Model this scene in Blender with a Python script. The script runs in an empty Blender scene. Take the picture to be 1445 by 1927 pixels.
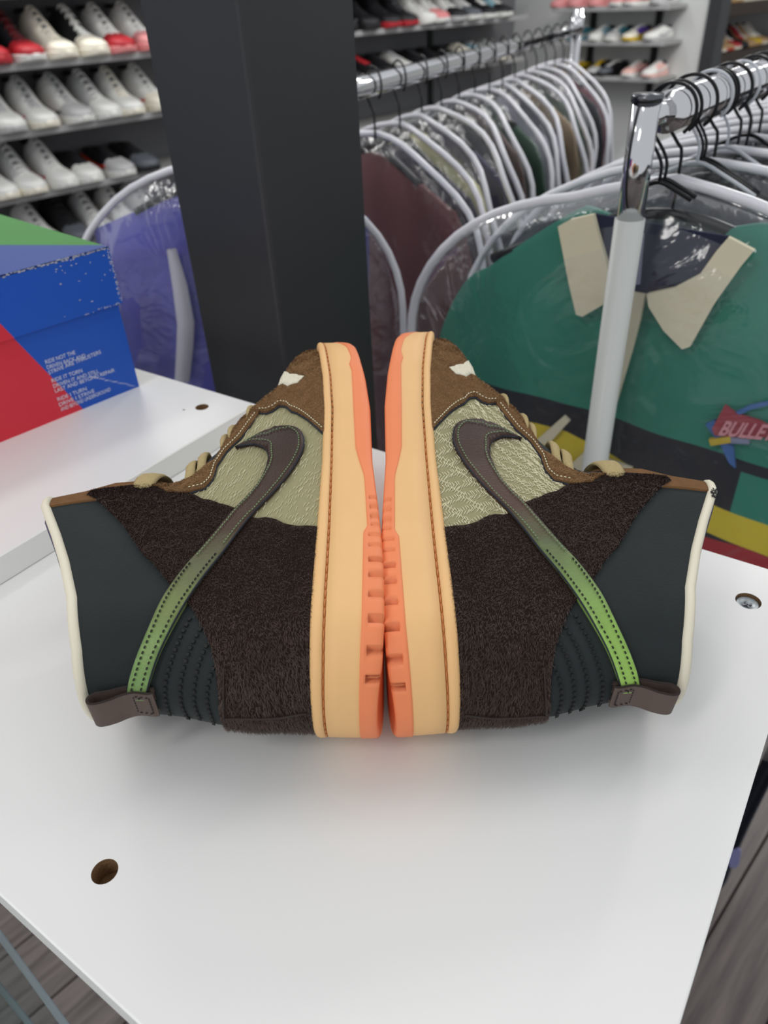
import bpy, bmesh, math, random
import numpy as np
from mathutils import Vector, Matrix
from mathutils.geometry import delaunay_2d_cdt, tessellate_polygon
random.seed(7)
SC = bpy.context.scene
COL = SC.collection
PI = math.pi

# ------------------------------------------------------------ camera, world, light
FPX, PITCH, ROLL = 1388.3, 0.614571, -0.0531400
CAMZ, BZ, HC = 1.63, 1.30, 0.33
_cp, _sp = math.cos(PITCH), math.sin(PITCH)
_c, _s = math.cos(ROLL), math.sin(ROLL)
_R0, _U0 = np.array([1., 0, 0]), np.array([0, _sp, _cp])
CR = _c * _R0 + _s * _U0
CU = -_s * _R0 + _c * _U0
CF = np.array([0, _cp, -_sp])
CO = np.array([0, 0, CAMZ])
cam = bpy.data.cameras.new('camera')
co = bpy.data.objects.new('camera', cam)
COL.objects.link(co)
M = Matrix.Identity(4)
for i in range(3):
    M[i][0], M[i][1], M[i][2], M[i][3] = CR[i], CU[i], -CF[i], CO[i]
co.matrix_world = M
cam.sensor_fit = 'VERTICAL'
cam.sensor_height = 36.0
cam.sensor_width = 27.0
cam.lens = FPX / 1927 * 36
cam.clip_start = 0.02
cam.clip_end = 60
cam.dof.use_dof = True
cam.dof.focus_distance = 0.40
cam.dof.aperture_fstop = 9.5
SC.camera = co

w = bpy.data.worlds.new('world'); SC.world = w; w.use_nodes = True
w.node_tree.nodes['Background'].inputs[0].default_value = (0.93, 0.96, 1.0, 1)
w.node_tree.nodes['Background'].inputs[1].default_value = 0.64

def area(name, loc, sx, sy, power, rot=(0, 0, 0), col=(1, 0.98, 0.95)):
    l = bpy.data.lights.new(name, 'AREA'); l.shape = 'RECTANGLE'
    l.size, l.size_y, l.energy, l.color = sx, sy, power, col
    o = bpy.data.objects.new(name, l); COL.objects.link(o)
    o.location = loc; o.rotation_euler = rot
    return o
for (x, y, pw) in [(-1.6, 0.9, 7), (0.1, 0.75, 3), (1.7, 1.2, 4), (-1.4, 3.4, 26), (0.6, 3.0, 20), (2.4, 3.6, 46), (-1.3, -1.0, 16)]:
    area('ceiling_lamp', (x, y, 3.2), 1.2, 0.3, pw, (0, 0, 0.75))
SC.view_settings.view_transform = 'Standard'
SC.view_settings.look = 'None'
SC.view_settings.exposure = 0.0
SC.view_settings.gamma = 1.0
SC.view_settings.use_curve_mapping = False
try: SC.cycles.transparent_max_bounces = 32
except Exception: pass

# ------------------------------------------------------------ helpers
def ray(px, py):
    return CF + CR * (px - 722.5) / FPX - CU * (py - 963.5) / FPX
def at_z(px, py, z):
    d = ray(px, py); return CO + d * ((z - CAMZ) / d[2])
def at_plane(px, py, P0, n):
    d = ray(px, py); return CO + d * (((P0 - CO) @ n) / (d @ n))
def at_dep(px, py, dep): return CO + ray(px, py) * dep
def project(P):
    v = P - CO; z = v @ CF
    return 722.5 + FPX * (v @ CR) / z, 963.5 - FPX * (v @ CU) / z
def azv(deg): return np.array([math.sin(math.radians(deg)), math.cos(math.radians(deg)), 0.])
def lin(c):
    if isinstance(c, str):
        c = [int(c[i:i + 2], 16) / 255 for i in (0, 2, 4)]
    return tuple(((v / 12.92) if v <= .04045 else ((v + .055) / 1.055) ** 2.4) for v in c)

def link(o, parent=None):
    COL.objects.link(o)
    if parent is not None:
        o.parent = parent
    return o
def build(name, verts, faces, mat=None, parent=None, smooth=True, fmi=None, mats=None):
    me = bpy.data.meshes.new(name)
    me.from_pydata([tuple(map(float, v)) for v in verts], [], faces)
    for m in (mats or ([mat] if mat else [])): me.materials.append(m)
    if fmi is not None: me.polygons.foreach_set('material_index', fmi)
    if smooth: me.polygons.foreach_set('use_smooth', [True] * len(me.polygons))
    me.update()
    return link(bpy.data.objects.new(name, me), parent)
def empty(name, loc=(0, 0, 0)):
    o = bpy.data.objects.new(name, None); o.empty_display_size = .02
    COL.objects.link(o); o.location = loc
    return o
def tag(o, label=None, cat=None, group=None, kind=None):
    if label: o['label'] = label
    if cat: o['category'] = cat
    if group: o['group'] = group
    if kind: o['kind'] = kind
    return o

class MB:
    def __init__(s): s.v = []; s.f = []
    def add(s, v, f):
        n = len(s.v); s.v += [tuple(map(float, p)) for p in v]; s.f += [tuple(i + n for i in q) for q in f]; return s
    def frame(s, o, X, Y, Z, sx, sy, sz, bev=0):
        """box from o (min corner) along unit axes; chamfered when bev"""
        o = np.array(o, float); X, Y, Z = map(np.array, (X, Y, Z))
        if bev <= 0:
            v = [o + X * (sx * i) + Y * (sy * j) + Z * (sz * k) for k in (0, 1) for j in (0, 1) for i in (0, 1)]
            return s.add(v, [(0, 2, 3, 1), (4, 5, 7, 6), (0, 1, 5, 4), (2, 6, 7, 3), (0, 4, 6, 2), (1, 3, 7, 5)])
        b = bev; pts = []
        ring = [(b, 0), (sx - b, 0), (sx, b), (sx, sy - b), (sx - b, sy), (b, sy), (0, sy - b), (0, b)]
        inn = [(b, b), (sx - b, b), (sx - b, b), (sx - b, sy - b), (sx - b, sy - b), (b, sy - b), (b, sy - b), (b, b)]
        for (z, rr) in ((0, inn), (b, ring), (sz - b, ring), (sz, inn)):
            for (x, y) in rr: pts.append(o + X * x + Y * y + Z * z)
        f = [tuple(range(7, -1, -1)), tuple(range(24, 32))]
        for r in range(3):
            for i in range(8):
                j = (i + 1) % 8
                f.append((r * 8 + i, r * 8 + j, r * 8 + 8 + j, r * 8 + 8 + i))
        return s.add(pts, f)
    def tube(s, pts, r, n=8, closed=False, cap=True):
        pts = [np.array(p, float) for p in pts]; N = len(pts); base = len(s.v)
        up = None
        for i, p in enumerate(pts):
            a = pts[(i + 1) % N] if (closed or i < N - 1) else pts[i]
            b = pts[i - 1] if (closed or i > 0) else pts[i]
            t = a - b; t = t / (np.linalg.norm(t) + 1e-12)
            if up is None:
                up = np.array([0, 0, 1.]) if abs(t[2]) < .9 else np.array([1., 0, 0])
            u = up - t * (up @ t); u /= (np.linalg.norm(u) + 1e-12); up = u
            vv = np.cross(t, u); rr = r[i] if hasattr(r, '__len__') else r
            for k in range(n):
                an = 2 * PI * k / n
                s.v.append(tuple(p + rr * (math.cos(an) * u + math.sin(an) * vv)))
        for i in range(N if closed else N - 1):
            j = (i + 1) % N
            for k in range(n):
                l = (k + 1) % n
                s.f.append((base + i * n + k, base + i * n + l, base + j * n + l, base + j * n + k))
        if cap and not closed:
            s.f.append(tuple(base + k for k in range(n - 1, -1, -1)))
            s.f.append(tuple(base + (N - 1) * n + k for k in range(n)))
        return s
    def build(s, name, mat, parent=None, smooth=False):
        return build(name, s.v, s.f, mat, parent, smooth)

def bez(pts, n=8, closed=False):
    """Catmull-Rom resample"""
    P = [np.array(p, float) for p in pts]; N = len(P); out = []
    rng = range(N if closed else N - 1)
    for i in rng:
        p0 = P[(i - 1) % N] if (closed or i > 0) else P[i] * 2 - P[i + 1]
        p1 = P[i]; p2 = P[(i + 1) % N]
        p3 = P[(i + 2) % N] if (closed or i + 2 < N) else P[i + 1] * 2 - P[i]
        for k in range(n):
            t = k / n
            out.append(.5 * (2 * p1 + (p2 - p0) * t + (2 * p0 - 5 * p1 + 4 * p2 - p3) * t * t + (3 * p1 - p0 - 3 * p2 + p3) * t ** 3))
    if not closed: out.append(P[-1])
    return out

# ------------------------------------------------------------ materials
def mat(name, col, rough=.6, metal=0., spec=.5, bump=None, var=0., vscale=20., coat=0., sheen=0., trans=0., emit=None, bdist=.001, voro=None):
    m = bpy.data.materials.new(name); m.use_nodes = True
    nt = m.node_tree; b = nt.nodes['Principled BSDF']
    c = lin(col) + (1,)
    b.inputs['Base Color'].default_value = c
    b.inputs['Roughness'].default_value = rough
    b.inputs['Metallic'].default_value = metal
    b.inputs['Specular IOR Level'].default_value = spec
    b.inputs['Coat Weight'].default_value = coat
    b.inputs['Sheen Weight'].default_value = sheen
    tc = nt.nodes.new('ShaderNodeTexCoord')
    if var:
        n = nt.nodes.new('ShaderNodeTexNoise'); n.inputs['Scale'].default_value = vscale; n.inputs['Detail'].default_value = 5
        r = nt.nodes.new('ShaderNodeMix'); r.data_type = 'RGBA'
        r.inputs[6].default_value = tuple(v * (1 - var) for v in c[:3]) + (1,)
        r.inputs[7].default_value = tuple(min(1, v * (1 + var)) for v in c[:3]) + (1,)
        nt.links.new(tc.outputs['Object'], n.inputs['Vector'])
        nt.links.new(n.outputs['Fac'], r.inputs[0]); nt.links.new(r.outputs[2], b.inputs['Base Color'])
    if bump:
        sc, st = bump
        n = nt.nodes.new('ShaderNodeTexNoise'); n.inputs['Scale'].default_value = sc; n.inputs['Detail'].default_value = 6
        nt.links.new(tc.outputs['Object'], n.inputs['Vector'])
        bu = nt.nodes.new('ShaderNodeBump'); bu.inputs['Strength'].default_value = st; bu.inputs['Distance'].default_value = bdist
        nt.links.new(n.outputs['Fac'], bu.inputs['Height']); nt.links.new(bu.outputs[0], b.inputs['Normal'])
    if emit:
        b.inputs['Emission Color'].default_value = lin(emit[0]) + (1,); b.inputs['Emission Strength'].default_value = emit[1]
    return m
def plastic_film(name, haze=.10, bs=7., st=1.0):
    m = bpy.data.materials.new(name); m.use_nodes = True; nt = m.node_tree; nt.nodes.clear()
    out = nt.nodes.new('ShaderNodeOutputMaterial')
    tr = nt.nodes.new('ShaderNodeBsdfTransparent'); tr.inputs[0].default_value = (.97, .975, .985, 1)
    gl = nt.nodes.new('ShaderNodeBsdfGlossy'); gl.inputs['Roughness'].default_value = .12; gl.inputs[0].default_value = (1, 1, 1, 1)
    df = nt.nodes.new('ShaderNodeBsdfDiffuse'); df.inputs[0].default_value = (.85, .86, .92, 1)
    fr = nt.nodes.new('ShaderNodeFresnel'); fr.inputs[0].default_value = 1.5
    tc = nt.nodes.new('ShaderNodeTexCoord'); n = nt.nodes.new('ShaderNodeTexNoise')
    n.inputs['Scale'].default_value = bs; n.inputs['Detail'].default_value = 4; n.inputs['Distortion'].default_value = 1.2
    bu = nt.nodes.new('ShaderNodeBump'); bu.inputs['Strength'].default_value = st; bu.inputs['Distance'].default_value = .02
    nt.links.new(tc.outputs['Object'], n.inputs['Vector']); nt.links.new(n.outputs['Fac'], bu.inputs['Height'])
    nt.links.new(bu.outputs[0], gl.inputs['Normal']); nt.links.new(bu.outputs[0], fr.inputs['Normal'])
    a = nt.nodes.new('ShaderNodeMixShader'); a.inputs[0].default_value = haze
    b = nt.nodes.new('ShaderNodeMixShader')
    nt.links.new(tr.outputs[0], a.inputs[1]); nt.links.new(df.outputs[0], a.inputs[2])
    mr = nt.nodes.new('ShaderNodeMapRange'); mr.inputs[1].default_value = .04; mr.inputs[2].default_value = .8; mr.inputs[3].default_value = .045; mr.inputs[4].default_value = .20
    nt.links.new(fr.outputs[0], mr.inputs[0])
    nt.links.new(mr.outputs[0], b.inputs[0]); nt.links.new(a.outputs[0], b.inputs[1]); nt.links.new(gl.outputs[0], b.inputs[2])
    nt.links.new(b.outputs[0], out.inputs[0])
    return m
def glass_mat(name, tint):
    m = bpy.data.materials.new(name); m.use_nodes = True; nt = m.node_tree; nt.nodes.clear()
    out = nt.nodes.new('ShaderNodeOutputMaterial')
    tr = nt.nodes.new('ShaderNodeBsdfTransparent'); tr.inputs[0].default_value = tint + (1,)
    gl = nt.nodes.new('ShaderNodeBsdfGlossy'); gl.inputs['Roughness'].default_value = .03
    fr = nt.nodes.new('ShaderNodeFresnel'); fr.inputs[0].default_value = 1.5
    b = nt.nodes.new('ShaderNodeMixShader')
    nt.links.new(fr.outputs[0], b.inputs[0]); nt.links.new(tr.outputs[0], b.inputs[1]); nt.links.new(gl.outputs[0], b.inputs[2])
    nt.links.new(b.outputs[0], out.inputs[0]); return m

MT = dict(
    melamine=mat('white_melamine', 'e9e9e7', .38, bump=(900, .05), bdist=.0003),
    melamine_edge=mat('white_edge_band', 'fbfbf8', .3),
    chipboard=mat('chipboard', '8a6a48', .9, bump=(900, .8), var=.4, vscale=600),
    peach=mat('peach_rubber', 'edbd80', .55, bump=(2600, .35), bdist=.0002, var=.03, vscale=60),
    orange=mat('orange_rubber', 'f28a58', .55, bump=(2600, .35), bdist=.0002, var=.03, vscale=80),
    orange_dark=mat('dark_orange_groove', 'b87440', .8),
    sole_thread=mat('sole_thread', 'c98146', .7),
    nubuck=mat('black_nubuck', '282d2e', .85, bump=(700, .3), var=.25, vscale=35, sheen=.05, spec=.25),
    fur_base=mat('fur_backing', '2a1f1c', .95, spec=.1),
    fur=mat('dark_brown_fur', '44332b', .5, var=.6, vscale=140, spec=.4),
    suede=mat('brown_suede', '7c5b3c', .95, var=.22, vscale=160, bump=(1500, .8), spec=.15),
    suede_hair=mat('brown_suede_nap', '94734f', .8, var=.5, vscale=260, spec=.2),
    suede_dark=mat('dark_taupe_leather', '5a4a42', .62, var=.12, vscale=90, bump=(900, .3)),
    tab_edge=mat('cut_leather_edge', '2b211d', .85, bump=(1500, .6)),
    olive=mat('olive_fabric', '9a9570', .85, bump=(1400, .5), var=.1, vscale=300),
    thread_cream=mat('cream_thread', 'e2dcbb', .55),
    thread_green=mat('green_thread', '6f8f5d', .5),
    thread_black=mat('black_thread', '0b0c0d', .7),
    thread_brown=mat('brown_thread', '2a1c18', .7),
    navy_edge=mat('navy_cut_edge', '1c2230', .7),
    piping=mat('cream_piping', 'e6dfc9', .6, bump=(1200, .3), bdist=.0003),
    lace=mat('khaki_lace', 'b9a575', .85, bump=(1600, .8), var=.15, vscale=500),
    lining=mat('grey_lavender_lining', '6b6a84', .9, bump=(900, .5)),
    white_leaf=mat('off_white_leather', 'ddd8c2', .7),
    ink=mat('black_ink', '15151a', .7),
    pillar=mat('black_painted_steel', '2e2f32', .5, var=.12, vscale=9, bump=(60, .15)),
    chrome=mat('chrome', 'dcdcde', .09, metal=1.),
    chrome_cap=mat('dark_chrome_rim', '6a6c70', .25, metal=1.),
    tube=mat('pale_grey_tube', 'c9ccc8', .4),
    wire=mat('black_wire', '121316', .35, metal=.4),
    clearplast=mat('clear_hanger_plastic', 'c8ccd2', .15),
    film=plastic_film('clear_garment_film', .02, 14, .4),
    film_front=plastic_film('clear_garment_film_front', .02, 9, .35),
    bagpipe=mat('white_vinyl_piping', 'e6e6ec', .3),
    shelf=mat('grey_shelf', '9a9a98', .45, var=.08, vscale=4),
    shelf_edge=mat('shelf_front_edge', 'b5b5b5', .35),
    standard=mat('black_wall_standard', '111214', .5),
    wall_grey=mat('grey_wall_panel', '77777a', .7, var=.04, vscale=3),
    wall_white=mat('white_wall_paint', 'd6d8d6', .8, var=.02, vscale=3),
    brown_shelf=mat('dark_brown_shelf', '3a2c22', .55, var=.15, vscale=8),
    darkpost=mat('charcoal_post', '35363a', .5),
    box_blue=mat('blue_card', '0d55c0', .42, var=.03, vscale=8),
    box_blue_top=mat('blue_card_top', '123f92', .6, var=.04, vscale=8),
    box_red=mat('red_card', 'de2c40', .42, var=.03, vscale=8),
    box_green=mat('green_card', '34892c', .62, var=.06, vscale=8),
    box_scuff=mat('scuffed_card', 'b9bccb', .9),
    box_kraft=mat('kraft_card', '8d7b62', .9),
    box_text=mat('white_print', 'dfe4f2', .6),
    zinc=mat('zinc_screw', '9aa0a3', .35, metal=.7),
    glass=glass_mat('case_glass', (.90, .94, .94)),
    glass_edge=mat('glass_edge', '8c9ca6', .2, spec=.8),
    rim_white=mat('white_frame', 'dcdde2', .35),
)

# ------------------------------------------------------------ setting: floor and walls
def planks():
    floor = build('floor', [(-4, -2, -.012), (7, -2, -.012), (7, 9, -.012), (-4, 9, -.012)], [(0, 1, 2, 3)], mat('floor_gap', '2a2623', .9), None, False)
    tag(floor, kind='structure')
    m = bpy.data.materials.new('grey_brown_plank'); m.use_nodes = True; nt = m.node_tree; b = nt.nodes['Principled BSDF']
    tc = nt.nodes.new('ShaderNodeTexCoord'); mp = nt.nodes.new('ShaderNodeMapping'); mp.inputs['Scale'].default_value = (2, 26, 1)
    n = nt.nodes.new('ShaderNodeTexNoise'); n.inputs['Scale'].default_value = 1.6; n.inputs['Detail'].default_value = 7; n.inputs['Distortion'].default_value = .6
    oi = nt.nodes.new('ShaderNodeObjectInfo'); add = nt.nodes.new('ShaderNodeVectorMath'); add.operation = 'ADD'
    cr = nt.nodes.new('ShaderNodeValToRGB'); cr.color_ramp.elements[0].position = .3; cr.color_ramp.elements[1].position = .72
    cr.color_ramp.elements[0].color = lin('4c4340') + (1,); cr.color_ramp.elements[1].color = lin('857a76') + (1,)
    nt.links.new(tc.outputs['Object'], add.inputs[0]); nt.links.new(oi.outputs['Random'], add.inputs[1])
    nt.links.new(add.outputs[0], mp.inputs[0]); nt.links.new(mp.outputs[0], n.inputs['Vector']); nt.links.new(n.outputs['Fac'], cr.inputs[0])
    nt.links.new(cr.outputs[0], b.inputs['Base Color']); b.inputs['Roughness'].default_value = .42
    mb = MB().frame((0, 0, 0), (1, 0, 0), (0, 1, 0), (0, 0, 1), 1.196, .146, .012, .0015)
    first = None
    ang = math.radians(44); dx, dy = np.array([math.cos(ang), math.sin(ang)]), np.array([-math.sin(ang), math.cos(ang)])
    for r in range(-14, 15):
        for c in range(-3, 4):
            p = dx * (c * 1.2 + (r % 3) * .4) + dy * (r * .15) + np.array([.4, .3])
            if not (-2.2 < p[0] < 2.4 and -1.5 < p[1] < 3.2): continue
            if first is None:
                o = mb.build('plank', m, floor); first = o
            else:
                o = first.copy(); COL.objects.link(o); o.parent = floor
            o.location = (p[0], p[1], -.012); o.rotation_euler = (0, 0, ang)
planks()

EW, EB = azv(46), azv(136)          # along the left wall; along the back wall (towards the right, nearer)
NW = azv(136)                       # left wall's normal, into the room
P0W = CO + np.array([-1.405, 3.395, -.165])
SK = 3.78                           # corner position along the left wall
WDEP = .30                          # shelf depth
def wallpt(s, z, out=0.): p = P0W + EW * s + NW * out; return np.array([p[0], p[1], z])
CORNER = wallpt(SK, 0, -WDEP)
mb = MB().frame(wallpt(-4, 0, -WDEP - .1), EW, NW, (0, 0, 1), 4 + SK + .1, .1, 3.2)
tag(mb.build('wall_left', MT['wall_grey']), kind='structure')
BD = -EW                            # back wall's normal, into the room
mb = MB().frame(CORNER + EB * 0.0 + EW * .0, EB, EW, (0, 0, 1), 1.40, .1, 3.2)
tag(mb.build('wall_back', MT['wall_white']), kind='structure')
mb = MB().frame(CORNER + EB * 1.2 + EW * 2.2, EB, EW, (0, 0, 1), 5.5, .1, 3.2)
tag(mb.build('wall_far', MT['wall_white']), kind='structure')
mb = MB().frame(CORNER + EB * 1.40 - EW * .01, EB, EW, (0, 0, 1), .085, .12, 3.2, .004)
tag(mb.build('trim_7', MT['darkpost']), kind='structure')

def shelf(name, o, X, Y, L, D, T, label, m=None, group='display shelves on the walls'):
    t = empty(name, tuple(o)); tag(t, label, 'shelf', group)
    MB().frame((0, 0, 0), X, Y, (0, 0, 1), L, D - .012, T, .002).build('board', m or MT['shelf'], t)
    MB().frame(np.array(Y) * (D - .012), X, Y, (0, 0, 1), L, .012, T + .004, .002).build('front_lip', MT['shelf_edge'], t)
    return t
ROWZ = [CAMZ - .175 + .234 - k * .234 for k in range(6)]
WORDS = ['topmost', 'second', 'third', 'fourth', 'fifth', 'lowest']
for k, z in enumerate(ROWZ):
    shelf('wall_shelf', wallpt(-1.2, z - .022, -WDEP), EW, NW, 4.72, WDEP, .022, 'long grey shelf of sneakers on the left wall, %s of its rows' % WORDS[k])
for i, s in enumerate((.02, .95, 1.9, 2.85)):
    tag(MB().frame(wallpt(s - .55 + .55, 0.3, -WDEP), EW, NW, (0, 0, 1), .035, .02, 2.7, .002).build('trim_%d' % (i + 1), MT['standard']), kind='structure')

# ------------------------------------------------------------ display board, riser panel, screw, case
E1 = azv(35.643); E2 = azv(125.643)
A = at_z(715, 848, BZ); A[2] = 0         # on far edge
Rr = at_z(1400, 1517, BZ); Rr[2] = 0     # on right edge
Nn = at_z(120, 1790, BZ); Nn[2] = 0      # on near edge
corner_fr = A + E2 * ((Rr - A) @ E2)
Llen = (A - Nn) @ E1
corner_nr = corner_fr - E1 * Llen
BW = 1.05
def panel_with_holes(name, corner, Lx, Ly, T, z, holes, parent, m, me):
    """corner = far right corner; runs -E2 by Lx and -E1 by Ly"""
    X, Y = -E2, -E1
    outer = [(0, 0), (Lx, 0), (Lx, Ly), (0, Ly)]
    loops = [[Vector((a, b, 0)) for a, b in outer]]
    for (hx, hy, r) in holes:
        loops.append([Vector((hx + r * math.cos(2 * PI * k / 32), hy + r * math.sin(2 * PI * k / 32), 0)) for k in range(32)])
    flat = [v for l in loops for v in l]
    tris = tessellate_polygon(loops)
    def W(a, b, zz): p = corner + X * a + Y * b; return (p[0], p[1], zz)
    V = [W(v.x, v.y, z) for v in flat]; F = [tuple(t) for t in tris]; fm = [0] * len(F)
    n = len(V); e = .0008
    V += [W(a, b, z - e) for a, b in [(-e, -e), (Lx + e, -e), (Lx + e, Ly + e), (-e, Ly + e)]]
    V += [W(a, b, z - T) for a, b in [(-e, -e), (Lx + e, -e), (Lx + e, Ly + e), (-e, Ly + e)]]
    for i in range(4):
        j = (i + 1) % 4
        F.append((i, j, n + j, n + i)); F.append((n + i, n + j, n + 4 + j, n + 4 + i)); fm += [1, 1]
    F.append((n + 4, n + 5, n + 6, n + 7)); fm.append(0)
    k0 = 4
    for (hx, hy, r) in holes:
        b = len(V)
        V += [W(hx + r * math.cos(2 * PI * k / 32), hy + r * math.sin(2 * PI * k / 32), z - .0125) for k in range(32)]
        for k in range(32):
            l = (k + 1) % 32
            F.append((k0 + k, k0 + l, b + l, b + k)); fm.append(2)
        F.append(tuple(range(b, b + 32))); fm.append(2)
        k0 += 32
    return build(name, V, F, None, parent, False, fm, [m, me, MT['chipboard']])
def bl(px, py, z, corner):
    p = at_z(px, py, z); p = p - corner; return (-(p @ E2), -(p @ E1))
T_B = .018
h1 = bl(197, 1640, BZ, corner_fr); h2 = bl(1408, 1131, BZ, corner_fr)
board = empty('display_board', (0, 0, 0)); tag(board, 'white melamine board on which the two sneakers lie, with one open hole and a screw', 'board')
panel_with_holes('board_panel', corner_fr, BW, Llen, T_B, BZ, [(h1[0], h1[1], .0062), (h2[0], h2[1], .0078)], board, MT['melamine'], MT['melamine_edge'])
sc0 = at_z(1408, 1131, BZ)
scr = empty('screw', tuple(sc0 - np.array([0, 0, .002]))); tag(scr, 'zinc screw head sunk in the right side of the white board', 'screw')
mb = MB(); N = 32; rings = [(.0002, .0), (.0022, -.0018), (.0026, -.0016), (.0062, 0), (.0072, -.0003), (.0074, -.004)]
vs = [(0, 0, -.0018)]
for (r, z) in rings[1:]:
    vs += [(r * math.cos(2 * PI * k / N), r * math.sin(2 * PI * k / N), z) for k in range(N)]
fs = [(0, 1 + k, 1 + (k + 1) % N) for k in range(N)]
for q in range(len(rings) - 2):
    for k in range(N):
        l = (k + 1) % N; fs.append((1 + q * N + k, 1 + (q + 1) * N + k, 1 + (q + 1) * N + l, 1 + q * N + l))
build('screw_head', vs, fs, MT['zinc'], scr, True)
MB().frame((-.003, -.0005, -.0022), (1, 0, 0), (0, 1, 0), (0, 0, 1), .006, .001, .0012).frame((-.0005, -.003, -.0022), (1, 0, 0), (0, 1, 0), (0, 0, 1), .001, .006, .0012).build('cross_recess', MT['chrome_cap'], scr)

# riser panel, 2 cm thick, on the board
RZ = BZ + .021
q = at_z(478, 760, RZ); q[2] = 0
riser = empty('riser_panel', (0, 0, 0)); tag(riser, 'second white melamine panel laid on the board under the shoe box', 'panel')
hr = bl(380, 766, RZ, q)
hr2 = bl(346, 771, RZ, q)
panel_with_holes('upper_panel', q, .70, .95, .0205, RZ, [(hr[0], hr[1], .0062), (hr2[0], hr2[1], .0012)], riser, MT['melamine'], MT['melamine_edge'])

# ------------------------------------------------------------ shoe box
def shoe_box():
    c0 = at_z(262, 727, RZ)                     # bottom near-right corner
    c1 = at_z(0, 833, RZ)
    X = c1 - c0; X[2] = 0; X /= np.linalg.norm(X)   # along the visible face, to the left
    Y = np.array([X[1], -X[0], 0]);
    if Y[1] < 0: Y = -Y                          # away from camera
    Z = np.array([0, 0, 1.])
    # body height from lid bottom corner
    t = at_plane(236, 566, c0, Y); hb = t[2] - RZ
    t2 = at_plane(216, 461, c0 - Y * .003, Y); ht = t2[2] - RZ
    L, D, H = .36, .21, ht
    box = empty('shoe_box', tuple(c0)); tag(box, 'blue and red cardboard shoe box with a scuffed green topped lid', 'box')
    def P(x, y, z): return X * x + Y * y + Z * z
    # body: red triangle and blue split along a slanted line; walls as thin card
    n = lambda px, py: (lambda p: ((p - c0) @ X, p[2] - RZ))(at_plane(px, py, c0, Y))
    sb = n(156, 770); stp = n(26, 637)
    zt = H - .004
    def face(pts, y, name, m, par, th=.0012):
        v = [P(a, y, b) for a, b in pts] + [P(a, y + th, b) for a, b in pts]; k = len(pts)
        f = [tuple(range(k)), tuple(range(2 * k - 1, k - 1, -1))] + [(i, k + i, k + (i + 1) % k, (i + 1) % k) for i in range(k)]
        return build(name, v, f, m, par, False)
    slope = (stp[0] - sb[0]) / (stp[1] - sb[1])
    xt = sb[0] + slope * zt
    body = face([(0.0, 0), (sb[0], 0), (xt, zt), (0.0, zt)], 0, 'front_blue_card', MT['box_blue'], box)
    face([(sb[0], 0), (L, 0), (L, zt), (xt, zt)], 0, 'front_red_card', MT['box_red'], box)
    mb = MB(); mb.frame(P(0, .0012, 0), X, Y, Z, .0016, D, zt); mb.frame(P(L - .0016, .0012, 0), X, Y, Z, .0016, D, zt)
    mb.frame(P(0, D, 0), X, Y, Z, L, .0016, zt); mb.frame(P(0, .0012, 0), X, Y, Z, L, D, .0015)
    mb.build('card_walls', MT['box_kraft'], box)
    # lid
    lz = hb; o = .003
    lid = empty('lid_origin'); bpy.data.objects.remove(lid)
    xb = lambda z: sb[0] + slope * z
    lidf = face([(-o, lz), (xb(lz), lz), (xb(H), H), (-o, H)], -o, 'lid', MT['box_blue'], box, .0015)
    face([(xb(lz), lz), (L + o, lz), (L + o, H), (xb(H), H)], -o, 'lid_red_card', MT['box_red'], lidf, .0015)
    # lid top: blue wedge and green wedge
    g = lambda px, py: (lambda p: ((p - c0) @ X, (p - c0) @ Y))(at_z(px, py, RZ + H))
    ga = g(190, 455); gb = g(0, 461)
    top = lambda pts, nm, m: build(nm, [P(a, b, H) for a, b in pts] + [P(a, b, H - .0015) for a, b in pts],
        [tuple(range(len(pts)))] + [(i, (i + 1) % len(pts), len(pts) + (i + 1) % len(pts), len(pts) + i) for i in range(len(pts))], m, lidf, False)
    top([(-o, -o), (-o, .006), (gb[0], gb[1]), (L + o, gb[1] + (L - gb[0]) * (gb[1] - .006) / (gb[0] + o)), (L + o, -o)], 'lid_blue_top', MT['box_blue_top'])
    top([(-o, .006), (-o, D + o), (L + o, D + o), (L + o, gb[1] + (L - gb[0]) * (gb[1] - .006) / (gb[0] + o)), (gb[0], gb[1])], 'lid_green_top', MT['box_green'])
    mb = MB(); mb.frame(P(-o, -o + .0015, lz), X, Y, Z, .0015, D + 2 * o - .0015, H - lz - .0016); mb.frame(P(-o, D + o, lz), X, Y, Z, L + 2 * o, .0015, H - lz - .0016)
    mb.frame(P(L + o, -o + .0015, lz), X, Y, Z, .0015, D + 2 * o, H - lz - .0016)
    mb.build('lid_side_wall', MT['box_blue'], lidf)
    # worn edges: little torn flakes
    mb = MB(); rr = random.Random(3)
    def flake(x, z, sx, sz, y=-o - .0003):
        k = 7; pts = []
        for i in range(k):
            a = 2 * PI * i / k; q2 = rr.uniform(.5, 1)
            pts.append((x + sx * q2 * math.cos(a), z + sz * q2 * math.sin(a)))
        mb.add([P(a, y, b) for a, b in pts] + [P(a, y + .0004, b) for a, b in pts], [tuple(range(k))] + [(i, (i + 1) % k, k + (i + 1) % k, k + i) for i in range(k)])
    for i in range(90):
        flake(rr.uniform(0, .1) ** 1 + rr.uniform(-.002, .0), H - abs(rr.gauss(0, .0008)), rr.uniform(.0005, .0022), rr.uniform(.0003, .0009))
    for i in range(40):
        flake(-o + abs(rr.gauss(0, .0012)), rr.uniform(lz, H), rr.uniform(.0003, .0012), rr.uniform(.0005, .0015))
    for i in range(26):
        flake(rr.uniform(0, .035), lz + abs(rr.gauss(0, .0008)), rr.uniform(.0004, .0011), rr.uniform(.0003, .0007))
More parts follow.
